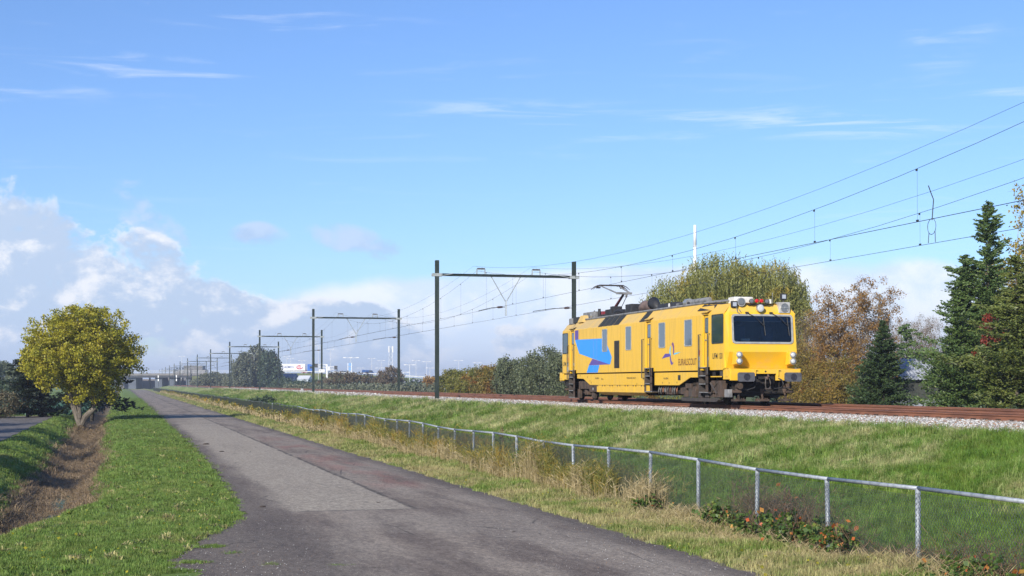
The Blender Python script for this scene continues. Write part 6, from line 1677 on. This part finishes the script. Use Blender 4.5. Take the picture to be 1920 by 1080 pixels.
# greenhouses, sheds and blue hall
def hall(px0, px1, d_, h_, m_, lab, roofm=None, name='greenhouse'):
    X, Y = xy_at((px0 + px1) / 2, d_); w_ = (px1 - px0) * d_ / 2800; e = empty(name, (X, Y, 0), RZ, lab, 'building')
    mb = MB(); mb.box(-w_ / 2, w_ / 2, -5, 5, 0, h_ * .8); mb.build('wall', m_, e)
    mb = MB(); mb.loft([[(-w_ / 2 - .1, -5.2, h_ * .8), (-w_ / 2 - .1, 5.2, h_ * .8), (-w_ / 2 - .1, 0, h_ * 1.05)], [(w_ / 2 + .1, -5.2, h_ * .8), (w_ / 2 + .1, 5.2, h_ * .8), (w_ / 2 + .1, 0, h_ * 1.05)]]); mb.build('roof', roofm or wh, e)
    k = 0; x = -w_ / 2 + 1
    while x < w_ / 2 - 1 and k < 20: mb = MB(); mb.box(x, x + 1.2, -5.06, -5.0, h_ * .2, h_ * .62); mb.build('window', glass_f, e); x += max(3, w_ / 16); k += 1
hall(600, 700, 480, 3.1, wh, 'long low white greenhouse behind the wide brown tree')
hall(704, 770, 480, 3.0, wh, 'low white greenhouse behind the lattice mast')
hall(776, 815, 470, 2.9, wh, 'short white greenhouse left of the near mast')
hall(770, 793, 455, 3.6, worn('grey_hall', (.22, .23, .25), (.18, .18, .2), .2, .8), 'small grey hall before the white greenhouses', worn('grey_roof', (.3, .31, .33), (.25, .25, .27), .2, .7), 'hall')
hall(526, 556, 500, 5.6, worn('blue_hall', (.13, .17, .26), (.11, .14, .2), .2, .8), 'blue grey hall under the motorway lorry', worn('blue_roof', (.16, .19, .27), (.13, .16, .22), .2, .7), 'hall')
hall(561, 582, 490, 4.9, worn('pale_hall', (.5, .56, .62), (.42, .47, .53), .2, .8), 'pale blue hall left of the second portal post', None, 'hall')
for k, px_ in enumerate((692, 714, 690, 778, 800, 837)):
    X, Y = xy_at(px_, 575 if k != 2 else 560); h_ = (6.0, 6.2, 4, 4.5, 4.0, 3.6)[k]
    tree('round_tree', ['round dark tree on the motorway bank under the van', 'round dark tree on the bank left of the lattice mast', 'small shrub on the motorway bank', 'round shrub on the bank near the thick lamp mast', 'round shrub on the bank left of the near mast', 'round shrub right of the near mast'][k], (X, Y, 0), [(0, 0, h_ * .55, h_ * .42, h_ * .42, h_ * .45)], 60, 30, .5, .7, M['far_green'], M['bark_dark'], .12, h_ * .2, n_limb=4)

# ================================================================== plants along the fence
def reed_bed(name, lab_or_none, n, yr, xr, hr, m_, wdt=.012, lean=.25, dens_fn=None, seed_head=False, nbl=3):
    Y = rng.uniform(*yr, n); X = rng.uniform(*xr, n)
    if dens_fn is not None: k = rng.uniform(0, 1, n) < dens_fn(X, Y); X, Y = X[k], Y[k]; n = len(X)
    h = rng.uniform(*hr, n) * (.75 + .35 * np.sin(Y * .9) * np.sin(Y * .37 + 1)); z = gz(X, Y) - .02
    a = rng.uniform(0, 2 * PI, n); ln = h * rng.uniform(.03, lean, n) ; fa = rng.uniform(0, PI, n)
    wd = wdt * (1 + np.clip((Y - 40) / 60, 0, 3))
    ux, uy = np.cos(fa) * wd / 2, np.sin(fa) * wd / 2
    b0 = np.stack([X, Y, z], -1); mid = b0 + np.stack([np.cos(a) * ln * .3, np.sin(a) * ln * .3, h * .55], -1); top = b0 + np.stack([np.cos(a) * ln, np.sin(a) * ln, h], -1)
    U = np.stack([ux, uy, np.zeros(n)], -1)
    V = np.stack([b0 - U * .6, b0 + U * .6, mid + U, mid - U, top + U * .15, top - U * .15], 1).reshape(-1, 3)
    i6 = np.arange(n)[:, None] * 6
    F = np.concatenate([i6 + np.array([[0, 1, 2, 3]]), i6 + np.array([[3, 2, 4, 5]])])
    parts = [(V, F)]
    # blades leaving the stalk
    nb = n * nbl; idx = rng.integers(0, n, nb); f = rng.uniform(.3, .95, nb)[:, None]
    c = b0[idx] + (top[idx] - b0[idx]) * f; a2 = rng.uniform(0, 2 * PI, nb); L_ = rng.uniform(.12, .32, nb)
    u = np.stack([np.cos(a2), np.sin(a2), rng.uniform(.2, 1.2, nb)], -1); u /= np.linalg.norm(u, axis=1, keepdims=True)
    v = np.cross(u, unit(nb)); v /= np.linalg.norm(v, axis=1, keepdims=True)
    parts.append(quads(c + u * L_[:, None] * .5, u * L_[:, None] * .5, v * (wd[idx] * .6)[:, None]))
    V, F = joinq(*parts)
    o = link_mesh(name, fast_mesh(name, V, F), m_); return tag(o, kind='stuff')
dn = lambda X, Y: np.where(Y < 36, .10 + .5 * np.exp(-((Y - 31.5) / 2.5) ** 2), np.where(Y < 52, .75, 1.0)) * (.5 + .5 * (np.sin(Y * .8) + np.sin(Y * .31 + 2) > -.6))
reed_bed('dry_reeds', None, 1100, (17, 31), (9.75, 10.9), (.08, .22), M['reed_straw'], .008, .35, nbl=1)
reed_bed('dry_reeds', None, 12500, (31, 75), (9.75, 10.9), (.25, .62), M['reed_straw'], .009, .22, lambda X, Y: np.where(Y < 31, .38, .8) + .2 * np.sin(Y * 1.3), nbl=1)
reed_bed('dry_reeds', None, 9000, (75, 420), (9.5, 10.3), (.25, .6), M['reed_straw'], .03, .3, nbl=1)
reed_bed('tall_reeds', None, 4800, (30, 95), (9.9, 10.3), (.6, 1.15), M['reed_green'], .013, .3, dn)
reed_bed('tall_reeds', None, 10000, (30, 95), (10.6, 11.8), (.8, 1.3), M['reed_green'], .014, .3, dn)
reed_bed('tall_reeds', None, 5000, (95, 420), (9.8, 10.35), (.45, .85), M['reed_green'], .04, .3, lambda X, Y: .55 + .45 * np.sin(Y * .13) * np.sin(Y * .05 + 1))
reed_bed('dry_reeds', None, 1500, (30.5, 37.5), (9.95, 10.7), (.6, 1.2), M['reed_green'], .012, .3)
reed_bed('straw_clumps', None, 3600, (27.5, 39), (9.75, 10.45), (.35, 1.0), M['reed_straw'], .010, .25, lambda X, Y: np.clip(.15 + np.sin(Y * 2.3) * np.sin(Y * .9 + 1) * 1.3, .05, 1), nbl=2)
reed_bed('straw_clumps', None, 5200, (39, 90), (9.7, 10.3), (.3, .8), M['reed_straw'], .012, .25, lambda X, Y: np.clip(.3 + np.sin(Y * 1.3) * np.sin(Y * .5 + 1), .1, 1), nbl=2)
reed_bed('brown_weeds', None, 260, (15, 21.5), (10.45, 10.9), (.3, .8), M['brown_stalk'], .006, .4)
reed_bed('straw_clumps', None, 600, (15, 27), (9.6, 10.3), (.08, .24), M['reed_straw'], .007, .3, nbl=1)
reed_bed('brown_weeds', None, 1100, (22.0, 25.2), (10.5, 11.3), (.6, 1.15), M['brown_stalk'], .007, .35, lambda X, Y: .3 + .7 * (np.abs(Y - 23.8) < .9))
reed_bed('brown_weeds', None, 450, (15.5, 22), (10.3, 11.2), (.3, .75), M['brown_stalk'], .007, .5)
reed_bed('brown_weeds', None, 900, (24, 60), (10.9, 13.2), (.3, .8), M['brown_stalk'], .006, .4, lambda X, Y: .3 + .0 * X)
reed_bed('verge_straw', None, 5200, (16, 32), (8.9, 10.6), (.06, .17), M['reed_straw'], .006, .5, lambda X, Y: np.clip((X - 8.8) * .6, 0, 1), nbl=1)
def bramble(x, y, w_, h_, lab, red=.15, n=240):
    e = empty('bramble', (x, y, 0), 0, lab, 'bramble')
    mb = MB()
    for k in range(14):
        a_ = rng.uniform(0, 2 * PI); r_ = rng.uniform(.3, 1) * w_; mb.tube([(rng.normal(0, .1), rng.normal(0, .1), -.02), (math.cos(a_) * r_ * .4, math.sin(a_) * r_ * .4, h_ * rng.uniform(.6, 1.0)), (math.cos(a_) * r_ * .9, math.sin(a_) * r_ * .9, h_ * rng.uniform(.2, .8))], [.006, .005, .003], 4)
    mb.build('stem', M['brown_stalk'], e)
    cen = crown_pts([(0, 0, h_ * .5, w_, w_, h_ * .5)], 40, .2); c = clumps(cen, n // 40, .09)
    link_mesh('leaves', fast_mesh('leaves', *leaves(c, .075, .75, 0, .3)), M['bramble'], e)
    n = int(n * 1.6); k = int(n * red * .32)
    if k > 3: link_mesh('red_leaves', fast_mesh('red_leaves', *leaves(c[rng.choice(len(c), k)] + rng.normal(0, .05, (k, 3)), .08, .75)), M['bramble_red'], e)
for (x, y, w_, h_, lab, red, n) in ((10.0, 27.6, .38, .36, 'small dark bramble at the fence foot under the leaning grass', .1, 320), (10.15, 24.6, .5, .42, 'bramble clump around the third fence post from the right', .06, 420),
        (10.15, 22.9, .5, .45, 'bramble with scattered orange leaves between two posts', .10, 420), (10.1, 21.3, .6, .62, 'largest bramble with yellow green leaves at the leaning post', .1, 620), (10.05, 20.0, .5, .5, 'bramble with bright yellow leaves left of the nearest post', .16, 420),
        (10.35, 17.0, .55, .34, 'bramble at the foot of the nearest fence post, lower right corner', .16, 620), (10.1, 15.9, .8, .45, 'bramble in the lower right corner outside the post', .1, 500), (10.75, 23.0, .22, .85, 'spray of bright orange leaves hanging in the wire mesh', 1.2, 60),
        (10.25, 38.2, .35, .8, 'dark leafy briar with brown stems at a fence post amid the reeds', .05, 420), (10.9, 43.3, .25, 1.3, 'tall thin weed poking above the fence rail', .0, 160)):
    bramble(x, y, w_, h_, lab, red, n)
# ragged weeds on the far embankment shoulder
for (px_, X, h_, lab) in ((375 + 110, 14.2, 1.0, 'dark weed bush on the embankment below the third portal'), (500, 14.5, .9, 'weed clump on the embankment left of the second portal'), (420, 13.5, .8, 'small dark weed on the far embankment')):
    X, Y, d = at(px_, 0, X)
    tree('weed_bush', lab, (X, Y, float(gz(X, Y))), [(0, 0, h_ * .4, h_ * 1.0, h_ * 1.0, h_ * .5)], 30, 24, .2, .3, M['far_green'], M['bark_dark'], .02, .2, cat='bush', n_limb=3)
# leaves and clods lying on the road
dm = worn('clod', (.05, .035, .025), (.03, .022, .018), 9, .9)
for (x, y, s_, lab) in ((3.3, 63, .17, 'farthest clod of mud, on the left lane towards the tree shadow'), (3.5, 56, .12, 'dark clod second farthest on the left lane'), (2.75, 30.8, .09, 'dark clod beside the tip of the grass verge'), (5.2, 31.2, .07, 'small clod on the pale panel near its end seam'), (6.4, 24.5, .04, 'tiny clod on the near dark asphalt')):
    mb = MB(); k = 7
    mb.loft([[(s_ * rng.uniform(.7, 1.2) * math.cos(q * 2 * PI / k), s_ * .6 * rng.uniform(.7, 1.2) * math.sin(q * 2 * PI / k), 0) for q in range(k)], [(s_ * .5 * math.cos(q * 2 * PI / k), s_ * .3 * math.sin(q * 2 * PI / k), s_ * .25) for q in range(k)]])
    tag(mb.build('clod', dm, None, (x, y, .012)), lab, 'clod', 'clods lying on the road')
n = 4200
X = rng.uniform(.5, 8, n); Y = 17 + rng.exponential(7, n); k = (X > left_edge(Y)) & (rng.uniform(0, 1, n) < np.where((np.abs(X - 1.5) < 1.2) & (Y < 23), 1, .35)); X, Y = X[k], Y[k]; n = len(X)
scatter('gravel', np.stack([X, Y, np.full(n, .016)], -1), rng.uniform(0, 6, (n, 3)), np.repeat(rng.uniform(.003, .008, (n, 1)), 3, 1), stones, bpy.data.materials['ballast_stone'], nproto=8)

# fallen leaves on the verges
fl = [fast_mesh('fallen_leaf', *leaves(np.zeros((1, 3)), .05, .7, 0, 1.0)) for i in range(3)]
lv = proto_collection('fallen_leaf', fl, M['ash_leaf'])
n = 420
X = rng.uniform(-4.5, 2.4, n); Y = 18 + rng.exponential(16, n); k = X < left_edge(Y) - .1; X, Y = X[k], Y[k]
X2 = rng.uniform(8.1, 9.8, 150); Y2 = 18 + rng.exponential(14, 150); X = np.concatenate([X, X2]); Y = np.concatenate([Y, Y2]); n = len(X)
scatter('fallen_leaves', np.stack([X, Y, gz(X, Y) + .06], -1), rng.normal(0, .4, (n, 3)) + np.array([0, 0, 1]) * rng.uniform(0, 6, (n, 1)), np.repeat(rng.uniform(.6, 1.3, (n, 1)), 3, 1), lv, M['ash_leaf'], nproto=3)
# broad leaved weeds in the lawn
wd = proto_collection('weed', [blade_mesh(12, .05, .03, .09, .022, 2.2) for i in range(3)], M['verge_blade'])
n = 700
X = rng.uniform(-4.5, 2.6, n); Y = 18 + rng.exponential(14, n); k = (X < left_edge(Y) + .05) & (gz(X, Y) > -.4) & (np.sin(X * 2.1) * np.sin(Y * 1.1) > -.1); X, Y = X[k], Y[k]; n = len(X)
scatter('lawn_weeds', np.stack([X, Y, gz(X, Y) + .01], -1), np.array([0, 0, 1]) * rng.uniform(0, 6, (n, 1)), np.repeat(rng.uniform(.7, 1.6, (n, 1)), 3, 1), wd, M['verge_blade'], nproto=3)

# ================================================================== haze
hz = bpy.data.materials.new('haze'); hz.use_nodes = True
t = NT(hz.node_tree); pv = t.n('ShaderNodeVolumePrincipled'); pv.inputs['Color'].default_value = (.78, .86, 1, 1); pv.inputs['Density'].default_value = .00034; pv.inputs['Anisotropy'].default_value = .2
o = t.n('ShaderNodeOutputMaterial'); t.put(o.inputs['Volume'], pv.outputs[0])
mb = MB(); mb.box(-3200, 3200, -200, 3200, -2.5, 33); tag(mb.build('haze', hz), kind='stuff')
